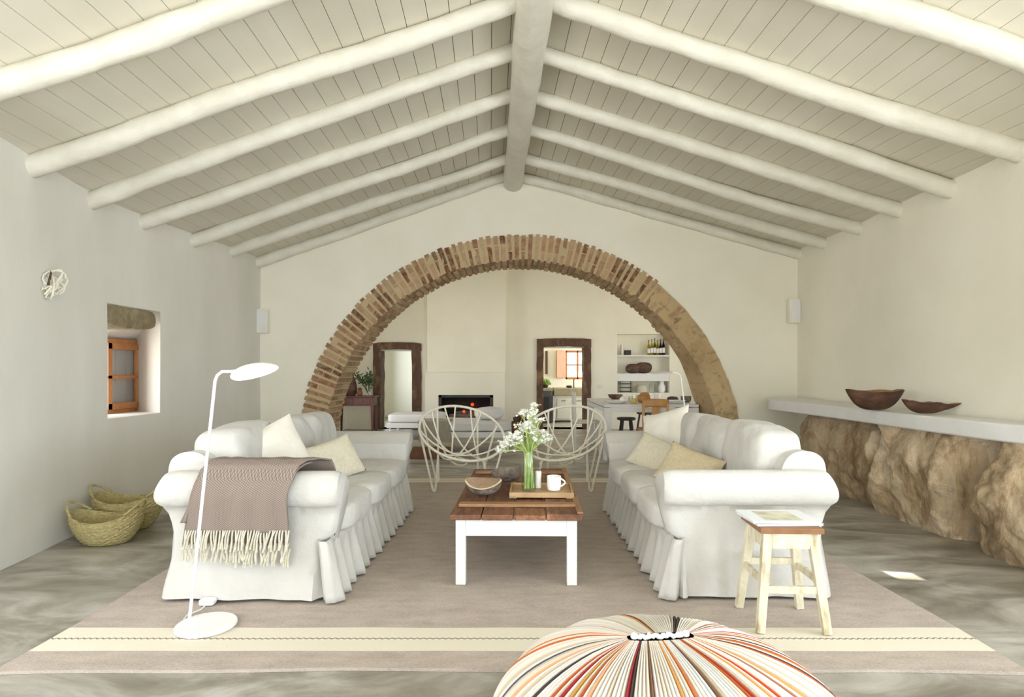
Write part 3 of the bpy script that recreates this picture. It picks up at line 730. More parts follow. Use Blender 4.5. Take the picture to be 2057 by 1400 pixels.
# console table in the far room
t = thing('console_table', 'dark red wooden console table against far wall left of the doorway', 'table', (-3.04, 11.42, 0))
b = MB(); b.bb(-.37,.40,-.2,.2,.70,.725); b.build('tabletop', M['red_wood'], t, smooth=False, bevel=.005)
b = MB(); b.bb(-.34,.36,-.17,.17,.54,.70); b.build('apron', M['red_wood'], t, smooth=False, bevel=.004)
for k in range(2):
    b = MB(); b.bb(-.30+.33*k,-.02+.33*k,-.178,-.17,.57,.67); d = b.build('drawer', M['red_wood'], t, smooth=False, bevel=.003)
    b = MB(); b.sphere((-.16+.33*k,-.19,.62),.014,8,6); b.build('knob', M['brown_wood'], d)
for sx_, sy_ in ((-.32,-.15),(.34,-.15),(-.32,.15),(.34,.15)):
    b = MB(); b.beam((sx_,sy_,.56),(sx_*1.02,sy_*1.02,0),.05,.05,w2=.03,d2=.03); b.build('leg', M['red_wood'], t, smooth=False, bevel=.003)
b = MB(); b.lathe([(.10,0),(.135,.03),(.15,.12),(.13,.24),(.085,.36),(.03,.44),(.008,.47)], 20, sy=.6, fn=lambda p, a, r, z: p*(1+.05*math.sin(a*9))if r > .03 else p)
o = b.build('carved_figure', M['dark_bowl'], loc=(-3.17,11.42,.726)); tag(o, 'tall pointed dark carved wooden piece on the console table', 'carving')
b = MB(); b.lathe([(.035,0),(.05,.02),(.055,.07),(.03,.11),(.045,.13),(.035,.15),(.01,.16)], 12); o = b.build('figurine', M['brown_wood'], loc=(-2.95,11.34,.726)); tag(o, 'small brown figurine between carving and glass vase on console', 'figurine')
t = thing('glass_vase', 'clear glass vase on the console table', 'vase', (-2.80,11.42,.726))
b = MB(); b.lathe([(.04,0),(.05,.01),(.042,.1),(.05,.2),(.046,.2),(.038,.1),(.046,.015)], 16); b.build('body', M['glass'], t)
t = thing('greenery_bunch', 'dark green leafy branches in the vase on the console table', 'branches', (-2.80,11.42,.74))
b = MB(); g = MB()
for k in range(14):
    e = Vector((random.gauss(-.05,.13), random.gauss(0,.07), random.uniform(.28,.50)))
    pts = [Vector((0,0,0)).lerp(e, q/6)+Vector((0,0,.05*math.sin(q/6*PI))) for q in range(7)]; b.tube(pts, .004, 5)
    for q in range(14):
        c = pts[3+q % 4]+Vector((random.gauss(0,.03),random.gauss(0,.03),random.gauss(0,.03))); d = Vector((random.uniform(-1,1),random.uniform(-1,1),random.uniform(-.3,1))).normalized(); s_ = d.orthogonal().normalized()*.014
        g.add([c, c+d*.035+s_, c+d*.08, c+d*.035-s_], [(0,1,2,3)])
b.build('stems', M['dark_leaf'], t); g.build('leaves', M['dark_leaf'], t, merge=0)

# log basket beside the hearth
t = thing('log_basket', 'brown wicker basket of firewood by the right side of the fireplace', 'basket', (.10,11.35,0))
b = MB(); b.lathe([(.14,0),(.17,.03),(.19,.24),(.175,.24),(.155,.04)], 20, fn=lambda p, a, r, z: p+Vector((0,0,.004*math.sin(a*20)))); b.build('basket_body', M['brown_wood'], t)
for k in range(5):
    a = k*1.25; b = MB(); b.tube([(.08*math.cos(a),.08*math.sin(a),.06),(.11*math.cos(a+.3),.10*math.sin(a+.3),.32+.03*(k % 2))], .04, 8); b.build('log', M['dark_bowl'], t)

# daybeds
def daybed(loc, w, d, label, rz=0):
    t = thing('daybed', label, 'daybed', loc, rz, 'low white daybeds in front of the fireplace')
    b = MB(); b.bb(0,w,0,d,.21,.30); b.build('frame', M['white_paint'], t, smooth=False, bevel=.01)
    for i in (0.05, w-.05):
        for j in (.05, d-.05):
            b = MB(); b.bb(i-.015,i+.015,j-.015,j+.015,0,.21); b.build('leg', M['white_metal'], t, smooth=False)
    b = MB(); b.sq((w/2,d/2,.375), (w,d,.15), p=8, n=12, fn=lambda P, q: P+Vector((0,0,.01*nz(P.x*4,P.y*4,1)))); b.build('mattress', M['cushion_cool'], t)
    return t
daybed((-1.42,8.80,0), 1.36, .85, 'long white daybed behind the left wire chair, grey throw over its end')
daybed((-2.22,10.3,0), .95, .8, 'smaller white daybed beside the left doorway, partly hidden behind sofa')
b = MB()
b.sq((0,0,.10),(.46,.30,.20),p=2.6,n=10,fn=lambda P,q: P+Vector((0,0,.012*nz(P.x*8,P.y*8,4))))
o = b.build('bolster_cushion', M['cushion_cool'], loc=(-.40,9.2,.448)); tag(o, 'plump white cushion on right end of the long daybed', 'cushion')
# throw over daybed end
b = MB()
def tw(u, v):
    x = lerp(-.02,.45,u); L = v*1.1
    if L < .45: p = (x, .45-L, .462+.006*nz(x*20,L*9,1))
    else: p = (x+.03*(L-.45), -.018-.02*abs(nz(x*14,L*3,2)), .462-(L-.45)*.62)
    return p
b.grid(tw, 24, 24); o = b.build('throw_blanket', M['grey_throw'], solid=.008, loc=(-1.41,8.80,0)); tag(o, 'pale grey throw hanging off the long daybed', 'blanket')
# low wooden block on the floor under the arch
t = thing('wooden_block', 'low dark brown wooden block with pale top under the arch, beside sofa', 'block', (-1.16,8.30,0))
b = MB(); b.bb(-.28,.28,-.16,.16,0,.165); b.build('body', M['brown_wood'], t, smooth=False, bevel=.008)
b = MB(); b.bb(-.29,.29,-.17,.17,.166,.19); b.build('top', M['stone_sink'], t, smooth=False, bevel=.005)

# dining table and seats
DTX0, DTX1, DTY0, DTY1 = 1.19, 2.46, 8.0, 9.9
t = thing('dining_table', 'long white dining table with thick square legs beyond the arch', 'table', ((DTX0+DTX1)/2, (DTY0+DTY1)/2, 0))
hx, hy = (DTX1-DTX0)/2, (DTY1-DTY0)/2
b = MB(); b.bb(-hx,hx,-hy,hy,.715,.75); b.build('tabletop', M['white_paint'], t, smooth=False, bevel=.004)
b = MB()
for (a_, c_, d_, e_) in ((-hx+.08,hx-.08,-hy+.005,-hy+.03),(-hx+.08,hx-.08,hy-.03,hy-.005),(-hx+.005,-hx+.03,-hy+.08,hy-.08),(hx-.03,hx-.005,-hy+.08,hy-.08)): b.bb(a_,c_,d_,e_,.645,.705)
b.build('apron', M['white_paint'], t, smooth=False)
for i in (-1,1):
    for j in (-1,1):
        b = MB(); b.bb(i*hx,i*(hx-.10),j*hy,j*(hy-.10),0,.708); b.build('leg', M['white_paint'], t, smooth=False, bevel=.005)
def stool(loc, label, rz=0):
    t = thing('dark_stool', label, 'stool', loc, rz, 'dark round stools at the dining table')
    b = MB(); b.lathe([(.13,.44),(.145,.45),(.145,.475),(.13,.48)], 18); b.build('seat', M['dark_stool'], t)
    for k in range(4):
        a = PI/4+k*PI/2; b = MB(); b.tube([(.09*math.cos(a),.09*math.sin(a),.45),(.16*math.cos(a),.16*math.sin(a),0)], .017, 8); b.build('leg', M['dark_stool'], t)
    b = MB(); b.tube([(.13*math.cos(PI/4+k*PI/2),.13*math.sin(PI/4+k*PI/2),.18) for k in range(4)], .009, 6, closed=True); b.build('stretcher', M['dark_stool'], t)
    return t
s0 = stool((1.72,9.25,0), 'dark round stool under the left end of the dining table')
dup(s0, (2.28,10.5,0), .5, 'dark stool behind the far right of the dining table')
t = thing('wooden_chair', 'honey wood chair with a flat splat back at the white table', 'chair', (1.80,7.80,0))
b = MB(); b.sq((0,.06,.43),(.35,.36,.035),p=7,n=8); b.build('seat', M['ply'], t)
b = MB(); b.grid(lambda u,v: (lerp(-.165,.165,u), -.125-.035*(1-(2*u-1)**2)*1, lerp(.725,.83,v)+.012*(1-(2*u-1)**2)), 16, 4); b.build('backrest', M['ply'], t, solid=.018)
b = MB(); b.beam((0,-.14,.44),(0,-.158,.74),.10,.016,up=(0,1,0)); b.build('splat', M['ply'], t, smooth=False, bevel=.003)
for sx_ in (-1,1):
    b = MB(); b.beam((sx_*.155,-.13,.78),(sx_*.16,-.17,0),.032,.032,up=(0,1,0),w2=.024,d2=.024); b.build('leg', M['ply'], t, smooth=False, bevel=.004)
    b = MB(); b.beam((sx_*.15,.2,.42),(sx_*.155,.23,0),.032,.032,up=(0,1,0),w2=.024,d2=.024); b.build('leg', M['ply'], t, smooth=False, bevel=.004)
for y_ in (-.155,.2):
    b = MB(); b.beam((-.155,y_,.22),(.155,y_,.22),.02,.03); b.build('stretcher', M['ply'], t, smooth=False)
def slat_chair(loc, rz, label, m, name='slat_chair'):
    t = thing(name, label, 'chair', loc, rz, 'spindle chairs around the dining table')
    b = MB(); b.sq((0,0,.44),(.40,.40,.035),p=7,n=6); b.build('seat', m, t)
    for sx_ in (-1,1):
        b = MB(); b.beam((sx_*.17,.18,.88),(sx_*.18,.18,0),.03,.03,up=(0,1,0)); b.build('leg', m, t, smooth=False, bevel=.003)
        b = MB(); b.beam((sx_*.17,-.17,.43),(sx_*.18,-.18,0),.03,.03,up=(0,1,0)); b.build('leg', m, t, smooth=False, bevel=.003)
    b = MB(); b.beam((-.17,.18,.85),(.17,.18,.85),.02,.06); b.build('top_rail', m, t, smooth=False)
    for k in range(5):
        b = MB(); b.tube([(-.12+.06*k,.18,.45),(-.12+.06*k,.18,.83)], .008, 6); b.build('spindle', m, t)
    return t
slat_chair((1.06,8.95,0), PI/2, 'white spindle chair on the left side of the dining table', M['slat_white'])
slat_chair((2.72,8.55,0), -PI/2, 'black spindle chair by the right stone leg of the arch', M['black'])
TZ = .751
def tbl(px, dY): 
    Y = DTY0+dY; return ((px-1035)/1200*Y, Y, TZ)
def lath_thing(name, cat, label, p, prof, m, grp=None, n=18, sx=1, sy=1):
    b = MB(); b.lathe(prof, n, sx=sx, sy=sy); o = b.build(name, m, loc=p); return tag(o, label, cat, grp)
GT = 'tableware on the dining table'
lath_thing('serving_plate', 'plate', 'wide pale serving plate on the left front of the dining table', tbl(1238,.3), [(.08,0),(.10,.005),(.16,.03),(.165,.035),(.15,.03),(.09,.012)], M['ceramic'], GT, 24)
lath_thing('clay_bowl', 'bowl', 'brown bowl at the far left of the dining table', tbl(1236,1.5), [(.05,0),(.10,.03),(.12,.075),(.11,.075),(.08,.03)], M['door_wood'], GT)
lath_thing('teapot', 'pot', 'small metal pot beside the pale serving plate', tbl(1252,.45), [(.03,0),(.05,.03),(.045,.07),(.02,.09),(.01,.10)], M['ceramic'], GT)
t = thing('juice_jug', 'glass jug of yellow juice on the dining table', 'jug', tbl(1274,.2))
b = MB(); b.lathe([(.045,0),(.05,.01),(.045,.13),(.04,.13),(.043,.012)], 16); b.build('glass_body', M['glass'], t)
b = MB(); b.lathe([(.040,.008),(.041,.075)], 14); b.build('juice', mat('orange_juice', (222,190,70), rough=.3), t)
for k, (px, dY) in enumerate(((1262,.8),(1267,.35),(1281,.9))):
    lath_thing('drinking_glass', 'glass', ['drinking glass just behind the teapot on the dining table','drinking glass left of the yellow juice jug','drinking glass between juice jug and bread basket'][k], tbl(px,dY), [(.03,0),(.036,.1),(.033,.1),(.027,.01)], M['glass'], GT, 14)
b = MB(); b.sq((0,0,.06),(.19,.22,.12),p=3,n=8,fn=lambda P,q: P+Vector((0,0,.01*nz(P.x*30,P.y*30,2)))); b.sq((0.01,-.02,.12),(.14,.1,.06),p=2.2,n=6)
o = b.build('bread_loaf', M['ply'], loc=Vector(tbl(1293,.45))); tag(o, 'brown crusty bread loaf on the table behind the honey wood chair', 'bread')
lath_thing('white_cup', 'cup', 'white cup right of the bread on the dining table', tbl(1320,.9), [(.03,0),(.045,.05),(.05,.11),(.045,.11),(.03,.01)], M['ceramic'], GT, 16)
lath_thing('white_dish', 'dish', 'wide white dish near the right front of the dining table', tbl(1353,.3), [(.1,0),(.13,.01),(.17,.04),(.165,.042),(.11,.014)], M['ceramic'], GT, 22)
b = MB(); b.sq((0,0,.035),(.17,.08,.07),p=2.4,n=7,fn=lambda P,q: P*(1+.2*nz(P.x*20,P.y*20,1))); o = b.build('aubergine', M['dark_bowl'], loc=tbl(1352,.9)); tag(o, 'dark purple brown vegetable lying behind the white dish', 'vegetable')
lath_thing('dark_bowl', 'bowl', 'dark round bowl at right end of the dining table', tbl(1378,.5), [(.05,0),(.07,.03),(.075,.09),(.065,.09),(.05,.02)], M['bark'], GT)

# ------------------------------------------------------------------ stone counter along the right wall
def fx_(y):   # front edge x of the slab
    pts = [(-2.6,3.05),(2.0,3.10),(3.4,3.13),(3.95,3.05),(4.6,3.02),(5.2,3.02),(6.0,2.99),(6.92,2.93)]
    for i in range(len(pts)-1):
        if y <= pts[i+1][0]:
            t = (y-pts[i][0])/(pts[i+1][0]-pts[i][0]); t = t*t*(3-2*t)*.4+t*.6; return lerp(pts[i][1], pts[i+1][1], t)
    return pts[-1][1]
ST, SB = .868, .752
sc = thing('stone_counter', 'white slab counter on rough rock base along the right wall', 'counter', (3.2,4.5,0))
O = Vector((3.2,4.5,0))
b = MB(); yy = rng(1.0, 6.93, 50)
for i in range(len(yy)-1):
    a, c = yy[i], yy[i+1]
    def cs(y): return [Vector((fx_(y), y, SB))-O, Vector((rwx(y)-.012, y, SB))-O, Vector((rwx(y)-.012, y, ST+.004*nz(y*2,1,1)))-O, Vector((fx_(y), y, ST+.006*nz(y*2,1,1)))-O]
    A, C_ = cs(a), cs(c); n0 = len(b.v); b.v += A+C_
    for q in ((0,1,5,4),(1,2,6,5),(2,3,7,6),(3,0,4,7)): b.f.append([n0+k for k in q]); b.c.append((1,1,1))
    if i == len(yy)-2: b.add([C_[0],C_[1],Vector((rwx(7.5)-.02,7.53,SB))-O,Vector((3.22,7.53,SB))-O,C_[3],C_[2],Vector((rwx(7.5)-.02,7.53,ST))-O,Vector((3.22,7.53,ST))-O], [(0,1,2,3),(4,5,6,7),(0,3,7,4),(3,2,6,7)])
b.build('slab', M['white_paint'], sc, auto=50, merge=.0005, bevel=.012)
# rock base: lobed bulging face
def rock_x(y, z):
    base = fx_(y)+.10
    d = 0
    # lobes: deep joints at y=5.0 and y=3.95
    for (yc, wj, dp) in ((5.20,.06,.20),(4.07,.09,.26),(2.7,.12,.22)):
        d += dp*math.exp(-((y-yc+.07*math.sin(z*5+yc))/wj)**2)
    belly = .10*math.sin(PI*min(1,max(0,(z+.10)/.95)))
    if y < 4.07: belly += .12*math.sin(PI*min(1,max(0,(z+.18)/.85)))*sstep(4.07,3.7,y)
    d += .10*sstep(5.15,5.3,y)
    d += .7*sstep(6.45,6.8,y)
    n = .06*nz(y*2.2, z*1.6, 3)+.04*nz(y*5, z*3, 7)+.03*nz(y*11, z*9, 1)+.014*nz(y*26, z*24, 5)
    return base+d-belly-n
def rock_c(u, v):
    y = lerp(1.2,7.5,u); z = v*SB
    if 4.07 < y < 5.2: k = (1.35,1.3,1.2) if nz(y*4,z*2,8) > -.1 else (1.1,1.0,.86)
    elif y >= 5.2: k = (.95,.88,.76)
    else: k = (1.35,1.28,1.16)
    q = 1+.25*nz(y*6,z*5,11)
    return tuple(c*q for c in k)
b = MB(); b.grid(lambda u, v: Vector((rock_x(lerp(1.2,7.5,u), v*SB), lerp(1.2,7.5,u), v*(SB+.002)))-O, 330, 60, col=rock_c)
b.build('rock_base', M['rock'], sc, auto=80)
# bowls on the slab
def dug_bowl(name, label, loc, L, W, h, rz, tilt, handle=False):
    t = thing(name, label, 'bowl', loc, rz, 'dark carved bowls on the counter')
    def shell(off, inner):
        def f(u, v):
            a = u*2*PI; rr = v
            x = math.cos(a)*L/2*(rr**.75)*off; y = math.sin(a)*W/2*(rr**.75)*off
            z = h*(rr**2.3)*(1) + (.02*math.cos(a)*math.cos(a)+.014*nz(math.cos(a)*2,math.sin(a)*2,L*9))*rr**3
            if inner: z = .02+(z-.02)*1.0 if z > .02 else .02
            if handle: z += max(0,math.cos(a))*.0; x = x if x < L*.18 else L*.18+(x-L*.18)*1.7; y = y*(1-.62*sstep(L*.12,L*.42,x)); z = lerp(z, .03+.02*z/h, sstep(L*.15,L*.45,x)*.5)
            return (x, y, z)
        return f
    b = MB(); b.grid(shell(1, False), 44, 12, cu=True); b.build('outer_shell', M['dark_bowl'], t, auto=60)
    b = MB(); b.grid(shell(.90, True), 44, 12, cu=True)
    o_, i_ = shell(1, False), shell(.90, True)
    b.grid(lambda u, v: Vector(o_(u,1)).lerp(Vector(i_(u,1)), v)+Vector((0,0,.002)), 44, 2, cu=True)
    b.build('worn_rim', M['bowl_rim'], t, auto=60)
    return t
dug_bowl('carved_bowl', 'large dark carved wooden bowl on the white counter, left of the scoop', (3.02,5.02,ST+.004), .50,.27,.155,.1,0)
dug_bowl('carved_scoop', 'shallow dark wooden scoop with a handle on the white counter', (3.16,4.60,ST+.004), .32,.15,.085,-.35,0,True)
# wall speakers
for (px, py, lb, sxx) in ((528,645,'small white wall speaker on the arch wall at the left corner',-1),(1595,625,'white wall speaker on the arch wall above the counter end',1)):
    p = at(px, py, AW-.06); t = thing('wall_speaker', lb, 'speaker', (p.x, AW-.012, p.z-.15), 0, 'white wall speakers')
    b = MB(); b.bb(-.07,.07,-.09,-.0,0,.30); b.build('body', M['plaster'], t, smooth=False, bevel=.01)
    b = MB(); b.bb(-.058,.058,-.098,-.09,.02,.28); b.build('grille', M['white_paint'], t, smooth=False, bevel=.004)
# wall ornament
t = thing('wall_light', 'twisted pale wire sconce with dark spikes on the left wall', 'wall light', (lwx(4.05)+.005, 4.05, 1.79))
b = MB(); b.lathe([(.05,0),(.05,.012),(.02,.03)], 14)
for i in range(len(b.v)): b.v[i] = Vector((b.v[i].z, b.v[i].x, b.v[i].y))
b.build('back_plate', M['white_paint'], t)
for k in range(9):
    b = MB(); a0 = random.uniform(0,6.28); cy, cz = random.uniform(-.03,.04), random.uniform(-.04,.03); ra, rb = random.uniform(.03,.07), random.uniform(.04,.09)
    b.tube([(.03+.03*math.sin(q*.7+k)+.015, cy+ra*math.cos(a0+q*.5), cz+rb*math.sin(a0+q*.5+.3*k)) for q in range(11)], .006, 6); b.build('wire_loop', M['chair_wire'], t)
for (y_, z0_, z1_) in ((-.055,-.02,.08),(-.045,.02,.075),(-.02,-.06,-.02)):
    b = MB(); b.tube([(.05,y_-.012,z0_),(.055,y_+.004,z1_)], lambda q: .007*(1-q)+.002, 6); b.build('spike', M['dark_bowl'], t)

# ------------------------------------------------------------------ rug
RY0, RY1 = 2.385, 6.74
b = MB()
def rugf(u, v):
    x = lerp(-2.07, 2.03, u); y = lerp(RY0, RY1, v)
    y += (.03*((2*u-1)**2))*(1-v)*-1 + .006*math.sin(u*23)*(1 if v in (0,1) else .3); x += .012*math.sin(v*17)
    return (x, y, .014+.002*nz(x*3,y*3,1))
b.grid(rugf, 60, 60); b.grid(lambda u, v: (lambda p: (p[0],p[1],.001))(rugf(u,v)), 60, 60)
for k in range(60):
    for (p, q) in (((k/60,0),((k+1)/60,0)),((k/60,1),((k+1)/60,1)),((0,k/60),(0,(k+1)/60)),((1,k/60),(1,(k+1)/60))):
        A, B = rugf(*p), rugf(*q); b.add([A,B,(B[0],B[1],.001),(A[0],A[1],.001)], [(0,1,2,3)])
o = b.build('rug', rug_mat(RY0, RY1), auto=50); tag(o, 'large taupe woven rug with cream border stripes under the sofas', 'rug')
RZ = .017

# ------------------------------------------------------------------ sofas
def smooth_prof(p, k=4):
    out = []
    for i in range(len(p)-1):
        a, b_, c_, d_ = (Vector((*p[max(0,min(len(p)-1,j))],0)) for j in (i-1,i,i+1,i+2))
        for q in range(k):
            t = q/k; v = .5*((2*b_)+(c_-a)*t+(2*a-5*b_+4*c_-d_)*t*t+(3*b_-a-3*c_+d_)*t**3); out.append((v.x, v.y))
    return out+[p[-1]]
def sofa(name, label, loc, m, L=2.13, D=.94, rz=0):
    """local: x = 0 back .. D front (times m), y = 0 near end .. L far end"""
    t = thing(name, label, 'sofa', loc, rz, 'white slipcovered sofas')
    fab = M['slipcover']
    def bk(z): return .035 - .055*math.exp(-((z-.52)/.13)**2) - .04*sstep(.32,0,z)
    def fr(z): return D + .005*math.exp(-((z-.56)/.09)**2) - .02*math.exp(-((z-.40)/.08)**2)-.075*sstep(.36,.30,z) + .0*z
    # cross-section of the rolled arm in (outward, z); outward = distance to the outside
    prof = []
    for i in range(10): z = .012+.42*i/9; prof.append((-.012+.045*(1-i/9)**1.6, z))         # outer panel, flared to the hem
    for i in range(12): a = -PI*.5+PI*.98*i/11; prof.append((.005+.070*math.cos(a)-.0*(i == 0), .572+.093*math.sin(a)))
    for i in range(1, 5): prof.append((.005-.15*i/4, .665-.004*i*i))
    prof += [(-.185,.58),(-.19,.45),(-.19,.32)]
    def arm(y0, sgn, key):
        b = MB(); n = len(prof); NX = 30
        for i in range(NX+1):
            s_ = i/NX
            ed = min(s_, 1-s_)*NX                      # rounded ends
            ins = {0:.05, 1:.016, 2:.004}.get(int(round(ed)), 0) if ed < 3 else 0
            for j, (o_, z) in enumerate(prof):
                oc, zc = -.06, .56
                if z > .44: o2, z2 = o_+(oc-o_)*ins*2.4, z+(zc-z)*ins*2.4
                else: o2, z2 = o_-ins*.7, z
                x = lerp(bk(z), fr(z), s_)
                sp = {0:0,1:.35,2:.8}.get(int(round(ed)), 1) if ed < 3 else 1
                x = (lerp(bk(z), fr(z), (0 if s_ < .5 else 1)) + (.0 if ed == 0 else (.018*ed if s_ < .5 else -.018*ed))) if ed < 3 else x
                w = sstep(.42, .05, z)
                o2 += w*(.010*math.sin(x*17+key)+.010*nz(x*9, z*3, key)+ (.022*math.sin(x*75) if x > D-.16 else 0))
                o2 += .005*nz(x*8, z*8, key+5)+.006*w*math.sin(x*9+z*14+key)*abs(nz(x*3,z*3,key))
                b.v.append(Vector((m*x, y0-sgn*o2, z2)))
        for i in range(NX):
            for j in range(n-1):
                b.f.append([i*n+j, (i+1)*n+j, (i+1)*n+j+1, i*n+j+1]); b.c.append((1,1,1))
        for i in (0, NX): b.f.append([i*n+j for j in range(n)]); b.c.append((1,1,1))
        b.f.append([0, NX*n, NX*n+n-1, n-1]); b.c.append((1,1,1))
        return b.build('arm', fab, t, auto=60)
    arm(.05, 1, 1.0+m); arm(L-.05, -1, 4.0+m)
    # back with rolled top
    b = MB()
    pb = [(0-.02*sstep(.3,0,z)+.0, z) for z in (.012,.1,.2,.3,.4,.5)]
    pb += [(-.03,.58),(-.045,.64),(-.03,.71),(.02,.748),(.09,.755),(.15,.73),(.19,.66),(.22,.5),(.24,.3)]
    pb = smooth_prof(pb)
    b.grid(lambda u, v: (lambda p, y: Vector((m*(p[0]+.04+.006*nz(y*5,p[1]*4,2)), y, p[1]+.006*nz(y*3,p[1],7)*(p[1] > .5))))(pb[int(round(u*(len(pb)-1)))], lerp(.10,L-.10,v)), len(pb)-1, 30)
    for v in (0, 1):
        y = lerp(.10, L-.10, v); b.add([Vector((m*(p[0]+.04), y, p[1])) for p in pb], [list(range(len(pb)))])
    b.build('backrest', fab, t, auto=60)
    # seat base
    b = MB(); b.add([(m*.2,.12,.1),(m*(D-.04),.12,.1),(m*(D-.04),L-.12,.1),(m*.2,L-.12,.1),(m*.2,.12,.31),(m*(D-.04),.12,.31),(m*(D-.04),L-.12,.31),(m*.2,L-.12,.31)], [(0,1,2,3),(4,5,6,7),(0,1,5,4),(1,2,6,5),(2,3,7,6),(3,0,4,7)])
    b.build('seat_base', fab, t, smooth=False, bevel=.02)
    # gathered skirt along the front
    b = MB()
    def sk(u, v):
        TT = L+.12; q_ = u*TT-.06; y = min(L+.004, max(-.004, q_)); side_ = max(0, -q_)+max(0, q_-L); z = lerp(.315, .006+.006*nz(y*5,1,1), v)
        ph = y*46+2.5*nz(y*2.3, 3, m)+1.2*nz(y*7, 1, m)
        amp = (.006+.030*v**1.1)*(.65+.5*abs(nz(y*3.7, 8, m)))
        x = D-.055+.055*v**.8+amp*math.sin(ph)+.010*v*math.sin(ph*.37)
        am = 1-sstep(0,.03,side_); x = D-.055+.055*v**.8*(1-.3*(1-am))+(amp*math.sin(ph)+.010*v*math.sin(ph*.37))*am - side_
        if side_ > 0: y += (-1 if q_ < 0 else 1)*(v*.010-.045*sstep(.03,.06,side_))
        ys_ = y+.008*v*math.cos(ph)*am
        e = min(u, 1-u)*L
        return (m*x, ys_, z)
    b.grid(sk, 520, 10); b.build('skirt', fab, t, auto=80, solid=.004)
    # seat cushions
    cw = (L-.40)/3
    for k in range(3):
        y = .20+cw*(k+.5); b = MB()
        def sf(P, q, k=k):
            P = Vector(P); P.z += (.022*(1-q[0]**2)*(1-q[1]**2) if q[2] > 0 else 0)+.006*nz(P.x*7,P.y*7,k+m)
            P.x += .006*nz(P.y*9,P.z*9,k); return P
        b.sq((m*(.22+(D+.00-.22)/2), y, .375), (D-.20, cw+.004, .165), p=6, n=18, fn=sf); b.build('seat_cushion', fab, t)
    # back cushions, loose and leaning
    for k in range(3):
        y = .20+cw*(k+.5); b = MB(); ln = (.05,.02,-.03)[k]
        rot = Matrix.Rotation(m*(-.06,-.18,-.14)[k], 3, 'Y') @ Matrix.Rotation(ln, 3, 'X') @ Matrix.Rotation(m*(.06,-.03,.05)[k], 3, 'Z')
        def cf(P, q, k=k):
            P = Vector(P); P.x *= 1-.14*abs(q[2])**3-.06*q[1]**4
            P += Vector((.016*nz(P.y*6,P.z*6,k*3+m), .008*nz(P.z*5,1,k), .012*nz(P.y*6,2,k+m)))
            # soft diagonal creases
            P.x += .006*math.sin(P.y*22+P.z*30+k)*sstep(.1,.9,abs(q[1])); return P
        b.sq((m*(.205 if k else .19), y, .645+(.02 if k == 0 else 0)), (.30, cw+.02, .41), p=5.5, n=20, fn=cf, rot=rot); b.build('back_cushion', fab, t)
    return t
SLX, SLY = -1.82, 3.04
sofa('slipcovered_sofa', 'white slipcovered sofa on the left with taupe throw over its arm', (SLX, SLY, RZ+.002), 1, D=.915, rz=-.008)
SRX, SRY = 1.645, 3.07
sofa('slipcovered_sofa', 'white slipcovered sofa on the right behind the chipped stool', (SRX, SRY, RZ+.002), -1, D=.875, rz=.0)

def pillow(name, label, c, w, h, th, mtx, m, back=None, seed=0, puff=.5):
    """two-sided scatter cushion, faces +-local Y, pinched corners"""
    t = thing(name, label, 'pillow', c, 0, 'scatter cushions on the sofas') if back else None
    def side(sg):
        def f(u, v):
            a, d = 2*u-1, 2*v-1
            k = max(0, (1-a*a)*(1-d*d))**puff
            pin = 1-.07*(1-abs(a)**2)*(abs(d)**3); pin2 = 1-.07*(1-abs(d)**2)*(abs(a)**3)
            P = Vector((a*w/2*pin2, sg*th/2*k*(1+.15*nz(a*2,d*2,seed))+.006*nz(a*4,d*4,seed+sg)*k, d*h/2*pin))
            P.y += .02*math.sin(a*2+seed)*.5
            return mtx @ P
        return f
    if back:
        b = MB(); b.grid(side(-1), 22, 22); b.build('front_cover', m, t)
        b = MB(); b.grid(side(1), 22, 22); b.build('back_cover', back, t)
        return t
    b = MB(); b.grid(side(-1), 22, 22); b.grid(side(1), 22, 22)
    o = b.build(name, m, loc=c, merge=1e-4); return tag(o, label, 'pillow', 'scatter cushions on the sofas')
E = lambda x, y, z: Euler((math.radians(x), math.radians(y), math.radians(z)), 'XYZ').to_matrix()
# left sofa: beige cushion with brown back, white pillow
pillow('throw_pillow', 'beige pillow with brown back lying against the left sofa cushions', (-1.215,3.98,.605), .43,.29,.13, E(-30,-8,60) , M['linen_pale'], M['brown_fabric'], 2)
pillow('throw_pillow', 'large white pillow leaning in the middle of the left sofa', (-1.45,3.60,.675), .46,.42,.15, E(-20,-18,56), M['linen_white'], None, 5)
# right sofa
pillow('throw_pillow', 'beige linen pillow lying against the right sofa cushions', (1.12,3.86,.565), .42,.28,.13, E(-32,14,-50), M['linen_beige'], M['brown_fabric'], 3)
pillow('throw_pillow', 'off-white pillow with piped edge at the far end of the right sofa', (1.06,4.50,.565), .40,.28,.12, E(-38,14,-50), M['linen_pale'], None, 7)
pillow('throw_pillow', 'large white pillow leaning at the far corner of the right sofa', (1.22,4.86,.685), .46,.42,.15, E(-22,-14,-46), M['linen_white'], None, 9)

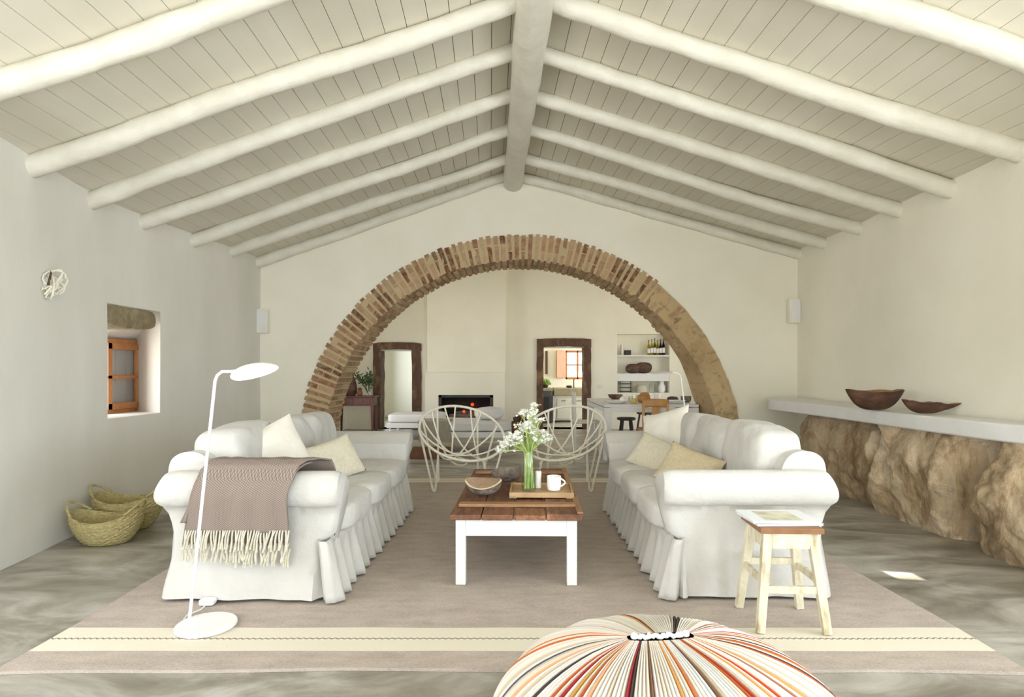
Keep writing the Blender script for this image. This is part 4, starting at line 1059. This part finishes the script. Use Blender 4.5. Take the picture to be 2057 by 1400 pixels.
# ------------------------------------------------------------------ throw blanket over the left sofa's arm
bl = thing('throw_blanket', 'taupe herringbone throw with cream fringe over the left sofa arm', 'blanket', (SLX, SLY, 0))
def arm_path(s, off):      # s = distance along the arm's cross-section, starting inside at seat height
    # points (y, z) local to sofa, from inside to outside going down
    pts = [(.245,.50),(.235,.60),(.20,.668),(.12,.688),(.04,.690),(-.008,.668),(-.034,.620),(-.040,.565),(-.034,.52),(-.022,.46),(-.008,.38),(-.006,.25),(-.006,.1)]
    L_ = 0
    for i in range(len(pts)-1):
        a, c = Vector((0,*pts[i])), Vector((0,*pts[i+1])); d = (c-a).length
        if L_+d >= s or i == len(pts)-2:
            p = a.lerp(c, (s-L_)/d); tn = (c-a).normalized(); nrm = Vector((0,-tn.z,tn.y)); 
            if nrm.y > 0 and s > .3: nrm = -nrm
            return p+ (Vector((0,-off,0)) if s > .42 else Vector((0,-off*.3,off)))
        L_ += d
def bx0(s): return lerp(.285,.155, sstep(.15,.85,s))   # left edge of blanket (local x)
def bx1(s): return lerp(.84,.685, sstep(.10,.55,s))
def cloth(s0, s1, off, sh=0, left=None):
    def f(u, v):
        s = lerp(s0, s1, v); p = arm_path(s, off+.010*abs(nz(u*7, s*2.5, off*50))+.007*math.sin(u*24+s*3)*sstep(.4,.9,s))
        x = lerp(bx0(s)+sh, bx1(s)+sh*.4, u)
        if left: x = lerp(left(s), bx0(s)+.06, u)
        return Vector((x, p.y, p.z+RZ))
    return f
def uvd(o, nu, nv):
    pass
def cloth_obj(name, f, nu, nv):
    me = bpy.data.meshes.new(name); vs = [tuple(f(i/nu, j/nv)) for i in range(nu+1) for j in range(nv+1)]
    fs = [(i*(nv+1)+j, (i+1)*(nv+1)+j, (i+1)*(nv+1)+j+1, i*(nv+1)+j+1) for i in range(nu) for j in range(nv)]
    me.from_pydata(vs, [], fs); uv = me.uv_layers.new(name='UVMap')
    for p in me.polygons:
        p.use_smooth = True
        for li in p.loop_indices:
            vi = me.loops[li].vertex_index; uv.data[li].uv = (vi//(nv+1)/nu, (vi % (nv+1))/nv)
    me.materials.append(M['throw']); o = bpy.data.objects.new(name, me); COL.objects.link(o); o.parent = bl
    d = o.modifiers.new('s', 'SOLIDIFY'); d.thickness = .008; d.offset = 0
    return o
SE = .695
cloth_obj('woven_cloth', cloth(0.02, SE, .034), 60, 60)
cloth_obj('under_fold', cloth(.30, SE+.07, .014, -.02), 50, 30)
cloth_obj('side_fold', cloth(.40, SE-.045, .018, 0, left=lambda s: lerp(.24,.105,sstep(.4,.76,s))), 12, 24)
b = MB()
def strands(s0, off, sh, n, ln, u0=0, u1=1):
    for i in range(n):
        u = lerp(u0, u1, i/(n-1)); x = lerp(bx0(s0)+sh, bx1(s0)+sh*.4, u); p = arm_path(s0-.01, off); dx = random.gauss(-.012,.012); L_ = ln*random.uniform(.85,1.08)
        pts = [(x+dx*q/4+.003*math.sin(q+i), p.y-.006-.004*math.sin(q*1.3), p.z+RZ-L_*q/4) for q in range(5)]
        b.tube(pts, lambda q: .0042+.0015*q, 6)
strands(SE, .036, 0, 40, .105); strands(SE+.07, .018, -.02, 40, .095); strands(SE+.10, .010, .05, 22, .09, .35, .95)
o = b.build('fringe', M['fringe'], bl, merge=0); o['label'] = 'cream twisted fringe'; o['kind'] = 'stuff'

# ------------------------------------------------------------------ coffee table
ct = thing('coffee_table', 'low coffee table with weathered plank top and white painted legs', 'table', (.02, 4.03, RZ), -.02)
TW, TL, TH = .365, .765, .405
for i in (-1,1):
    for j in (-1,1):
        b = MB(); b.bb(i*(TW-.03), i*(TW-.085), j*(TL-.03), j*(TL-.085), 0, TH-.042); b.build('leg', M['white_paint'], ct, smooth=False, bevel=.003)
b = MB()
for j in (-1,1): b.bb(-TW+.085, TW-.085, j*(TL-.035), j*(TL-.06), TH-.135, TH-.042)
for i in (-1,1): b.bb(i*(TW-.035), i*(TW-.06), -TL+.085, TL-.085, TH-.135, TH-.042)
b.build('apron', M['white_paint'], ct, smooth=False, bevel=.002)
b = MB(); xs = [-TW, -TW+.175, -TW+.35, -TW+.53, TW]
for k in range(4):
    dz = (0,.002,-.002,.006)[k]; b.bb(xs[k]+.0025, xs[k+1]-.0025, -TL-.004*(k % 2), TL+.003*(k % 2), TH-.04, TH-.010+dz)
b.build('plank_top', M['tabletop'], ct, smooth=False, bevel=.004)
for (ya, yb) in ((-TL+.175, -TL+.245), (TL-.245, TL-.175)):
    b = MB(); b.bb(-TW+.03, TW-.025, ya, yb, TH-.008, TH+.010); b.build('batten', M['batten'], ct, smooth=False, bevel=.003)
b = MB(); b.bb(TW-.03, TW+.002, -TL+.01, TL-.01, TH-.006, TH+.006); b.build('edge_strip', M['batten'], ct, smooth=False, bevel=.002)
CZ = TH+RZ-.002

# items on it
def bark_bowl(name, label, loc, L, W, h, rz, tilt):
    t = thing(name, label, 'bowl', loc, rz, 'rough bark bowls on the coffee table'); R_ = Matrix.Rotation(tilt, 3, 'X')
    def o_(u, v):
        a = u*2*PI; r = v**.8; p = Vector((math.cos(a)*L/2*r, math.sin(a)*W/2*r, h*(1-math.sqrt(max(0,1-v**2.4)))*.95+.012*math.cos(2*a)*v**3)); n_ = 1+.05*nz(p.x*30,p.y*30,3)
        return R_@(p*n_)
    def i_(u, v):
        p = Vector(o_(u, v)); q = R_.inverted()@p; return R_@Vector((q.x*.9, q.y*.9, lerp(h*.86, h+.0, v**3)+.012*math.cos(4*PI*u)*v**3))
    b = MB(); b.grid(o_, 40, 12, cu=True); b.build('bark_shell', M['bark'], t, auto=80)
    b = MB(); b.grid(i_, 40, 8, cu=True); b.build('inner_wood', M['bark_in'], t, auto=80)
    b = MB(); b.grid(lambda u, v: Vector(o_(u,1)).lerp(Vector(i_(u,1)), v)+Vector((0,0,.002)), 40, 2, cu=True); b.build('rim', M['linen_beige'], t, auto=80)
bark_bowl('bark_bowl', 'oval bark bowl at the front left of the coffee table', (-.195,3.78,CZ+.012), .24,.17,.075,-.25,.28)
bark_bowl('bark_bowl', 'smaller bark bowl tipped up behind the oval bowl', (-.03,4.10,CZ+.035), .25,.14,.07,.45,-.75)
tr = thing('wooden_tray', 'pale wooden tray holding vase and mug on the coffee table', 'tray', (.165,3.80,CZ), -.03)
b = MB(); b.bb(-.185,.185,-.14,.17,.012,.024); b.build('base', M['tray'], tr, smooth=False, bevel=.003)
b = MB(); b.bb(-.19,.19,-.152,-.14,.005,.036); b.bb(-.19,.19,.17,.182,.005,.036); b.bb(-.197,-.185,-.152,.182,.005,.036); b.bb(.185,.197,-.152,.182,.0,.036); b.bb(-.197,-.15,-.152,-.13,-.0,.012); b.bb(.15,.197,-.152,-.13,0,.012); b.bb(-.197,-.15,.16,.182,0,.012); b.bb(.15,.197,.16,.182,0,.012)
b.build('rim', M['tray'], tr, smooth=False, bevel=.002)
TRZ = CZ+.025
VX, VY = .085, 3.76
v = thing('flower_vase', 'clear glass bottle vase of flowers on the wooden tray', 'vase', (VX, VY, TRZ))
b = MB(); b.lathe([(.042,0),(.048,.006),(.048,.16),(.044,.195),(.034,.225),(.031,.26),(.034,.27),(.031,.27),(.028,.25),(.041,.19),(.045,.155),(.045,.012),(.03,.008)], 28); b.build('glass_body', M['glass'], v)
b = MB(); b.lathe([(.044,.009),(.044,.10)], 24); b.build('water', glass_mat('vase_water', (.9,.96,.86)), v)
# flower sprigs: px positions of the heads in the photo's bouquet, turned into a 3D spray around the neck
heads = [(-.09,.0,.33),(-.055,.05,.36),(.02,-.02,.46),(.045,.03,.50),(-.02,-.05,.40),(-.15,-.02,.25),(-.17,.03,.19),(.07,.05,.30),(.09,-.03,.34),(.11,.02,.27),(-.07,-.06,.28),(.03,.07,.40),(.00,.0,.36),(-.03,.03,.46),(.06,-.05,.42),(-.12,.05,.30)]
for k, hd in enumerate(heads):
    t = thing('flower_sprig', 'green stemmed sprig of tiny white flowers in the glass vase', 'flower', (VX, VY, TRZ+.01), 0, 'white flower sprigs in the glass vase')
    e = Vector(hd); a = random.uniform(0,6.28); base = Vector((.030*math.cos(a), .030*math.sin(a), .01)); nk = Vector((.016*math.cos(a+2.6+.6*hd[0]*10), .016*math.sin(a+2.6), .20))
    nk = Vector((max(-.018,min(.018,hd[0]*.25)), max(-.018,min(.018,hd[1]*.3)), .24))
    pts = []
    for q in range(13):
        s_ = q/12
        p = base.lerp(nk, s_/.5) if s_ < .5 else nk.lerp(e, (s_-.5)/.5)+Vector((0,0,.04*math.sin((s_-.5)*2*PI*.5)*(1 if hd[2] < .3 else .3)))
        pts.append(p)
    b = MB(); b.tube(pts, .0034, 6)
    for kk in range(2):
        o2 = Vector((random.uniform(-.012,.012), random.uniform(-.012,.012), 0)); b.tube([p+o2*(1 if q < 9 else .3) for q, p in enumerate(pts[:11])], .0024, 5)
    fb = MB()
    nr = 13
    for r in range(nr):
        d = Vector((random.gauss(0,1), random.gauss(0,1), random.uniform(-.2,1.2))).normalized()*random.uniform(.018,.042)
        st = pts[-1-(r % 3)]; tip = pts[-1]+d if r % 4 else pts[-3]+d*1.3
        b.tube([st, (st+tip)/2+Vector((0,0,-.003)), tip], .0011, 4)
        for s_ in range(6):
            c = tip+Vector((random.gauss(0,.0075), random.gauss(0,.0075), random.gauss(0,.005)))
            aa = random.uniform(0,6.28); up = Vector((random.gauss(0,.5), random.gauss(-.3,.5), 1)).normalized(); u_ = up.orthogonal().normalized(); w_ = up.cross(u_)
            for pt_ in range(5):
                a_ = aa+pt_*1.2566; dd = u_*math.cos(a_)+w_*math.sin(a_); ss = up.cross(dd)*.0034
                fb.add([c, c+dd*.005+ss, c+dd*.0095+up*.001, c+dd*.005-ss], [(0,1,2,3)])
    for q in range(3):
        c = pts[7+q]; d = Vector((random.uniform(-1,1), random.uniform(-1,1), .6)).normalized(); ss = d.orthogonal().normalized()*.004
        b.add([c, c+d*.02+ss, c+d*.045, c+d*.02-ss], [(0,1,2,3)])
    b.build('stem', M['stem'], t, merge=0); fb.build('blossoms', M['petal'], t, merge=0)
b = MB(); b.lathe([(.019,0),(.021,.002),(.021,.105),(.019,.108),(.005,.104)], 20); o = b.build('pillar_candle', M['candle'], loc=(.148,3.86,TRZ)); tag(o, 'short white candle between vase and mug on tray', 'candle')
mg = thing('coffee_mug', 'white mug on the right of the wooden tray', 'mug', (.245,3.78,TRZ))
b = MB(); b.lathe([(.034,0),(.040,.004),(.0445,.03),(.0445,.088),(.0425,.091),(.0405,.088),(.0405,.03),(.03,.008)], 28); b.build('cup', M['ceramic'], mg)
b = MB(); b.tube([(.042+.028*math.sin(q/10*PI), 0, .074-.05*q/10) for q in range(11)], .0052, 8); b.build('handle', M['ceramic'], mg)

# ------------------------------------------------------------------ round wire chairs
def wire_chair(loc, rz, label, sgn, seed):
    t = thing('wire_chair', label, 'chair', loc, rz, 'round cream wire chairs')
    random.seed(seed)
    R_, zc, al = .43, .572, math.radians(34)
    def rp(a, r=R_): return Vector((sgn*r*math.cos(a), r*math.sin(a)*math.cos(al), zc+r*math.sin(a)*math.sin(al)))   # a=90deg: high back
    b = MB(); b.tube([rp(2*PI*k/64) for k in range(64)], .0135, 10, closed=True); b.build('ring', M['chair_wire'], t)
    # four hairpin legs
    for (fx0, fy0, a1, a2) in ((-.31,-.06,180,222),(.20,-.25,-78,-36),(-.14,.40,112,146),(.29,.28,52,16)):
        p1, p2 = rp(math.radians(a1)), rp(math.radians(a2)); f0 = Vector((sgn*fx0, fy0, .013)); d = (p2-p1); d.z = 0; d.normalize()
        pts = [p1]+[p1.lerp(f0-d*.022+Vector((0,0,.03)), q/6) for q in range(1,7)]+[f0-d*.014+Vector((0,0,.008)), f0, f0+d*.014+Vector((0,0,.008))]+[p2.lerp(f0+d*.022+Vector((0,0,.03)), q/6) for q in range(6,0,-1)]+[p2]
        b = MB(); b.tube(pts, .011, 8); b.build('leg', M['chair_wire'], t)
    # straps crossing through the seat bottom
    nrm = Vector((0, math.sin(al), -math.cos(al)))       # sag direction: down and back
    for k, (a1, a2, dp) in enumerate(((122,262,.27),(100,305,.28),(84,240,.28),(145,312,.28),(46,224,.27),(170,335,.24),(12,200,.25),(62,290,.26))):
        A, B = rp(math.radians(a1)), rp(math.radians(a2)); pts = []
        for q in range(21):
            s_ = q/20; p = A.lerp(B, s_); w = math.sin(PI*s_)**.75
            pts.append(p+Vector((0,.25,-1)).normalized()*dp*w*.86)
        b = MB(); b.tube(pts, .0085, 7); b.build('strap', M['chair_wire'], t)
    b = MB(); b.tube([Vector((.10*math.cos(2*PI*k/24), .03+.09*math.sin(2*PI*k/24), .345)) for k in range(24)], .0075, 7, closed=True); b.build('seat_ring', M['chair_wire'], t)
    return t
wire_chair((-.53,5.98,RZ), .42, 'round cream wire chair on the left, behind the coffee table', 1, 11)
wire_chair((.48,6.0,RZ), -.42, 'round cream wire chair on the right, behind the flowers', -1, 12)
random.seed(99)

# ------------------------------------------------------------------ floor lamps
def leaf_lamp(label, loc, base_r, pole_off, top, shade_c, sc, rz, tiltx, tilty, sw=True):
    t = thing('floor_lamp', label, 'lamp', loc, 0, 'white leaf shaped reading lamps')
    b = MB(); b.lathe([(base_r-.004,0),(base_r,.003),(base_r,.013),(base_r-.004,.017)], 48); b.build('base', M['white_metal'], t)
    p0 = Vector(pole_off); p0.z = .015; p1 = Vector(top); e = Vector(shade_c); d = (e-p1); d.z = 0; d.normalize()
    pts = [p0.lerp(p1, q/8) for q in range(8)]+[p1-(p1-p0).normalized()*.035, p1-(p1-p0).normalized()*.01+d*.008, p1+d*.03+Vector((0,0,.008)), p1+d*.07+Vector((0,0,.008)), e-d*.09]
    b = MB(); b.tube(pts, .0075, 10); b.build('pole', M['white_metal'], t)
    R_ = Euler((tiltx, tilty, rz), 'XYZ').to_matrix(); b = MB()
    def sh(top_):
        def f(u, v):
            a = 2*PI*u; x = math.cos(a); y = math.sin(a)
            w_ = .080*(1-.25*x)                       # leaf: wider towards the pole
            P = Vector((.112*x*v, y*w_*v, (.006 if top_ else -.006)*(1-v**4)))
            return e+R_@P
        return f
    b.grid(sh(True), 40, 8, cu=True); b.grid(sh(False), 40, 8, cu=True); b.build('lamp_shade', M['white_metal'], t, merge=1e-5)
    if sw:
        b = MB(); b.tube([(-base_r+.02,.03,.006),(-base_r-.01,.07,.006),(-base_r-.02,.12,.006),(-base_r+.01,.18,.006),(-base_r+.01,.22,.008)], .0035, 6); b.build('cord', M['white_metal'], t)
        b = MB(); b.sq((-base_r+.005,.26,.016),(.075,.055,.032),p=5,n=7); b.build('switch', M['white_metal'], t)
    return t
leaf_lamp('white leaf shaped floor lamp in front of the left sofa', (-1.43,2.765,RZ), .132, (-.11,.06,0), (.015,.06,1.172), (.205,.045,1.183), 1, .0, math.radians(30), math.radians(-6))
leaf_lamp('white leaf shaped floor lamp behind the right sofa', (1.63,5.75,0), .132, (.10,-.02,0), (-.045,-.02,1.172), (-.235,-.03,1.183), 1, PI, math.radians(-8), math.radians(3), False)

# ------------------------------------------------------------------ stool with magazines
st = thing('wooden_stool', 'chipped white painted wooden stool by the right sofa', 'stool', (1.262,2.84,RZ), -.05)
sH = .47
b = MB(); b.bb(-.142,.142,-.138,.138,sH-.026,sH); b.build('seat', M['stool_top'], st, smooth=False, bevel=.004)
for i in (-1,1):
    for j in (-1,1):
        b = MB(); b.beam((i*.10,j*.10,sH-.028),(i*.148,j*.148,0),.042,.036,up=(0,1,0),w2=.036,d2=.032); b.build('leg', M['chipped'], st, smooth=False, bevel=.003)
b = MB()
for j in (-1,1): b.bb(-.085,.085,j*.112-.009,j*.112+.009,sH-.098,sH-.028)
for i in (-1,1): b.bb(i*.112-.009,i*.112+.009,-.085,.085,sH-.098,sH-.028)
b.build('apron', M['chipped'], st, smooth=False, bevel=.002)
for j, z in ((-1,.19),(1,.24)):
    b = MB(); q = .128-.0; b.box((0,j*q,z),(.22,.018,.034)); b.build('stretcher', M['chipped'], st, smooth=False, bevel=.002)
for i in (-1,1):
    b = MB(); b.box((i*.128,0,.225),(.018,.22,.034)); b.build('stretcher', M['chipped'], st, smooth=False, bevel=.002)
def cover_mat():
    m, nt, bs = new_mat('printed_cover'); bs.inputs['Roughness'].default_value = .25
    tc = N(nt, 'ShaderNodeTexCoord'); n = N(nt, 'ShaderNodeTexVoronoi', Scale=14); nt.links.new(tc.outputs['Object'], n.inputs['Vector'])
    sx = N(nt, 'ShaderNodeSeparateXYZ'); nt.links.new(tc.outputs['Object'], sx.inputs[0])
    inx = math_node(nt, 'LESS_THAN', math_node(nt, 'ABSOLUTE', sx.outputs[0]), .088); iny = math_node(nt, 'LESS_THAN', math_node(nt, 'ABSOLUTE', sx.outputs[1]), .09)
    f = math_node(nt, 'MULTIPLY', inx, iny)
    r = N(nt, 'ShaderNodeValToRGB'); e = r.color_ramp.elements; e[0].color = (*lin((150,150,138)), 1); e[1].color = (*lin((226,220,196)), 1); k = e.new(.4); k.color = (*lin((190,186,150)), 1)
    nt.links.new(n.outputs['Distance'], r.inputs[0]); mx = N(nt, 'ShaderNodeMixRGB'); mx.inputs[1].default_value = (*lin((226,228,230)), 1)
    nt.links.new(f, mx.inputs[0]); nt.links.new(r.outputs[0], mx.inputs[2]); nt.links.new(mx.outputs[0], bs.inputs['Base Color']); return m
M['cover'] = cover_mat()
M['cover2'] = mat('pale_cover', (206,204,208), (188,186,182), rough=.3, scale=9)
for k, (dx, dy, rz, th, lb) in enumerate(((0.004,.0,.04,.010,'bottom magazine on the chipped stool'),(-.004,.004,-.02,.008,'top magazine with printed cover on the chipped stool'))):
    z = RZ+sH+.001+(.011 if k else 0)
    t = thing('magazine', lb, 'magazine', (1.256+dx, 2.86+dy, z), rz, 'magazines on the stool')
    b = MB(); b.bb(-.152,.152,-.118,.118,.001,th-.001); b.build('pages', M['paper'], t, smooth=False)
    b = MB(); b.bb(-.155,.155,-.12,.12,th-.001,th); b.bb(-.155,.155,-.12,.12,0,.001); b.build('cover', M['cover'] if k else M['cover2'], t, smooth=False)

# ------------------------------------------------------------------ baskets
def basket(loc, rz, label, a_=.255, b_=.20, h=.20):
    t = thing('esparto_basket', label, 'basket', loc, rz, 'woven grass baskets by the left wall')
    prof = []; n = 46
    def shape(k, inner):
        s_ = k/n; r = .52+.48*math.sin(s_*PI/2)**.8; z = h*s_**1.15; rip = .010*abs(math.sin(s_*PI*7.5)); return (r-(.05 if inner else 0))+(rip if not inner else 0), z
    pr = [(.02,.004)]+[shape(k, False) for k in range(n+1)]
    ins = [shape(k, True) for k in range(n, 1, -2)]
    b = MB(); b.lathe([(r*1.0, z) for r, z in pr]+[(r, z+.004 if i == 0 else z) for i, (r, z) in enumerate(ins)]+[(.02,.012)], 56, sx=a_, sy=b_,
        fn=lambda p, a, r, z: p+Vector((.004*math.sin(a*40+z*300), .004*math.cos(a*37+z*200), .03*(z/h)*math.cos(2*a)))); b.build('woven_body', M['esparto'], t)
    for sg in (-1,1):
        pts = []
        for q in range(15):
            s_ = q/14; an = (s_-.5)*1.5; x = sg*a_*math.cos(an)*.99; y = b_*math.sin(an)*1.0
            pts.append((x+sg*.01*math.sin(s_*PI), y, h+.012+.075*math.sin(s_*PI)))
        b = MB(); b.tube(pts, lambda q: .0085*(1+.15*math.sin(q*60)), 8); b.build('handle', M['esparto'], t)
    return t
basket((-2.85,4.17,.001), .12, 'front woven grass basket, standing before the other one', .232,.175,.20)
basket((-2.95,4.56,.001), .12, 'rear woven grass basket with raised handles against left wall', .25,.18,.245)

# ------------------------------------------------------------------ striped pouf
pf = thing('striped_pouf', 'large round pouf of multicoloured fabric strands in the foreground', 'pouf', (.405,1.67,.001), math.radians(6))
PR, PH = .49, .425
ns = 168; sub = 4; nt_ = 34
pal = [(218,214,207)]*16+[(212,203,188)]*9+[(190,176,154)]*4+[(176,92,52),(196,112,60),(190,70,38),(150,44,48),(178,132,62),(120,84,60),(86,84,104),(160,110,90),(214,160,120),(200,206,214),(70,60,60),(206,150,84),(168,64,44),(186,176,150)]
random.seed(5); scol = [lin(random.choice(pal)) for _ in range(ns)]
def pouf_pt(u, v, k):
    s_ = u*ns; i = int(s_); fr = s_-i
    a = 2*PI*u; tw = .16*math.sin(v*PI)*(1 if math.sin(a) < 0 else -1)*0+.10*v
    c = math.cos(a+tw); s2 = math.sin(a+tw)
    seg = .075*max(-1,min(1,math.cos(a)*1.25))                # start on the seam
    th = v*PI*.93
    rr = math.sin(th)**.9 if th < PI/2 else math.sin(th)**.8
    zz = math.cos(th)
    zz = math.copysign(abs(zz)**(1.12 if zz > 0 else .8), zz)
    x = lerp(seg, PR*c, rr) ; y = lerp(0, PR*s2, rr)
    z = PH/2+zz*PH/2
    bump = .009*math.sin(PI*min(1,fr))*min(1,rr*3)+.010*nz(c*5, s2*5, v*3)*rr
    z += .034*(1-rr)**2; x += .02*rr
    d = Vector((c*rr, s2*rr, zz)).normalized()
    return Vector((x,y,z))+d*bump
b = MB(); rows = []
for i in range(ns):
    c = scol[i]
    for q in range(sub):
        u0 = (i+q/sub+1e-6)/ns; u1 = (i+(q+1)/sub-1e-6)/ns
        for j in range(nt_):
            v0, v1 = .012+j/nt_*.985, .012+(j+1)/nt_*.985
            b.add([pouf_pt(u0,v0,0), pouf_pt(u1,v0,0), pouf_pt(u1,v1,0), pouf_pt(u0,v1,0)], [(0,1,2,3)], c)
b.build('strand_cover', M['yarn'], pf, merge=.0002, auto=70)
b = MB(); b.tube([(lerp(-.075,.075,q/24), .004*math.sin(q*.9), PH+.033+.003*math.sin(q*2)) for q in range(25)], lambda q: .007*(1+.25*math.sin(q*70)), 8)
for sg in (-1,1): b.sphere((sg*.075,0,PH+.036),.010,10,7)
b.build('tie_cord', M['petal'], pf)

# ------------------------------------------------------------------ light, world, camera
wd = bpy.data.worlds.new('World'); S.world = wd; wd.use_nodes = True; nt = wd.node_tree
bg = nt.nodes['Background']; sky = nt.nodes.new('ShaderNodeTexSky'); sky.sky_type = 'NISHITA'; sky.sun_disc = False
sky.sun_elevation = math.radians(48); sky.sun_rotation = math.radians(200)
hs = nt.nodes.new('ShaderNodeHueSaturation'); hs.inputs['Saturation'].default_value = .45
nt.links.new(sky.outputs[0], hs.inputs['Color']); nt.links.new(hs.outputs[0], bg.inputs[0]); bg.inputs[1].default_value = .30
def area(name, loc, rot, sx, sy, e, col):
    l = bpy.data.lights.new(name, 'AREA'); l.shape = 'RECTANGLE'; l.size = sx; l.size_y = sy; l.energy = e; l.color = col
    o = bpy.data.objects.new(name, l); COL.objects.link(o); o.location = loc; o.rotation_euler = tuple(math.radians(r) for r in rot); return o
DAY = (.97,.985,1.0); COOL = (.80,.89,1.0); WARM = (1.0,.95,.84)
area('daylight_rear_left', (-1.5,RB-.15,1.25), (103,0,0), 2.4, 2.2, 95, COOL)
area('daylight_rear_right', (1.6,RB-.15,1.25), (103,0,0), 2.4, 2.2, 80, (.84,.91,1.0))
area('daylight_left', (-3.45,-1.95,1.35), (90,0,-90), 2.4, 1.9, 70, (.90,.94,1.0))
area('fill_left_near', (-3.30,1.65,1.35), (84,0,-90), 1.9, 1.8, 42, (.95,.97,1.0))  # unseen side source, added to brighten the sofa seats
area('fill_right_near', (3.45,1.65,1.7), (78,0,90), 1.9, 1.3, 62, (.84,.92,1.0))  # added out of view on the right to lift seats and left wall
area('daylight_right', (3.62,-2.2,1.2), (80,0,90), 2.6, 2.1, 260, (.72,.85,1.0))
area('daylight_niche', (-3.95,5.4,1.14), (90,0,-90), .8, .6, 10, DAY)
area('daylight_dining_left', (-3.75,9.4,1.3), (90,0,-90), 1.7, 1.8, 28, DAY)
area('daylight_dining_right', (4.2,9.95,1.4), (90,0,90), 2.4, 1.7, 28, DAY)
area('fill_kitchen', (3.95,14.3,1.5), (90,0,90), 1.8, 1.4, 90, DAY)  # panel added inside the kitchen to brighten it, no window behind it
area('daylight_back_room', (-3.2, 14.2, 1.4), (90,0,-90), 1.6, 1.8, 45, COOL)
sun = bpy.data.lights.new('sun', 'SUN'); sun.energy = 14; sun.angle = math.radians(.6); sun.color = (1,.96,.88)
so = bpy.data.objects.new('sun', sun); COL.objects.link(so); so.rotation_euler = (PATCH-HOLE).to_track_quat('-Z', 'Y').to_euler()

cam = bpy.data.cameras.new('camera'); co = bpy.data.objects.new('camera', cam); COL.objects.link(co)
co.location = (0,0,H); co.rotation_euler = (PI/2,0,0); cam.sensor_width = 36; cam.lens = 1200/2057*36
cam.shift_x = -(1035-1028.5)/2057; cam.shift_y = (745-700)/2057; cam.clip_start = .05
S.camera = co
S.view_settings.view_transform = 'Standard'; S.view_settings.look = 'None'; S.view_settings.gamma = 1
S.view_settings.exposure = .17
S.cycles.max_bounces = 10; S.cycles.diffuse_bounces = 6
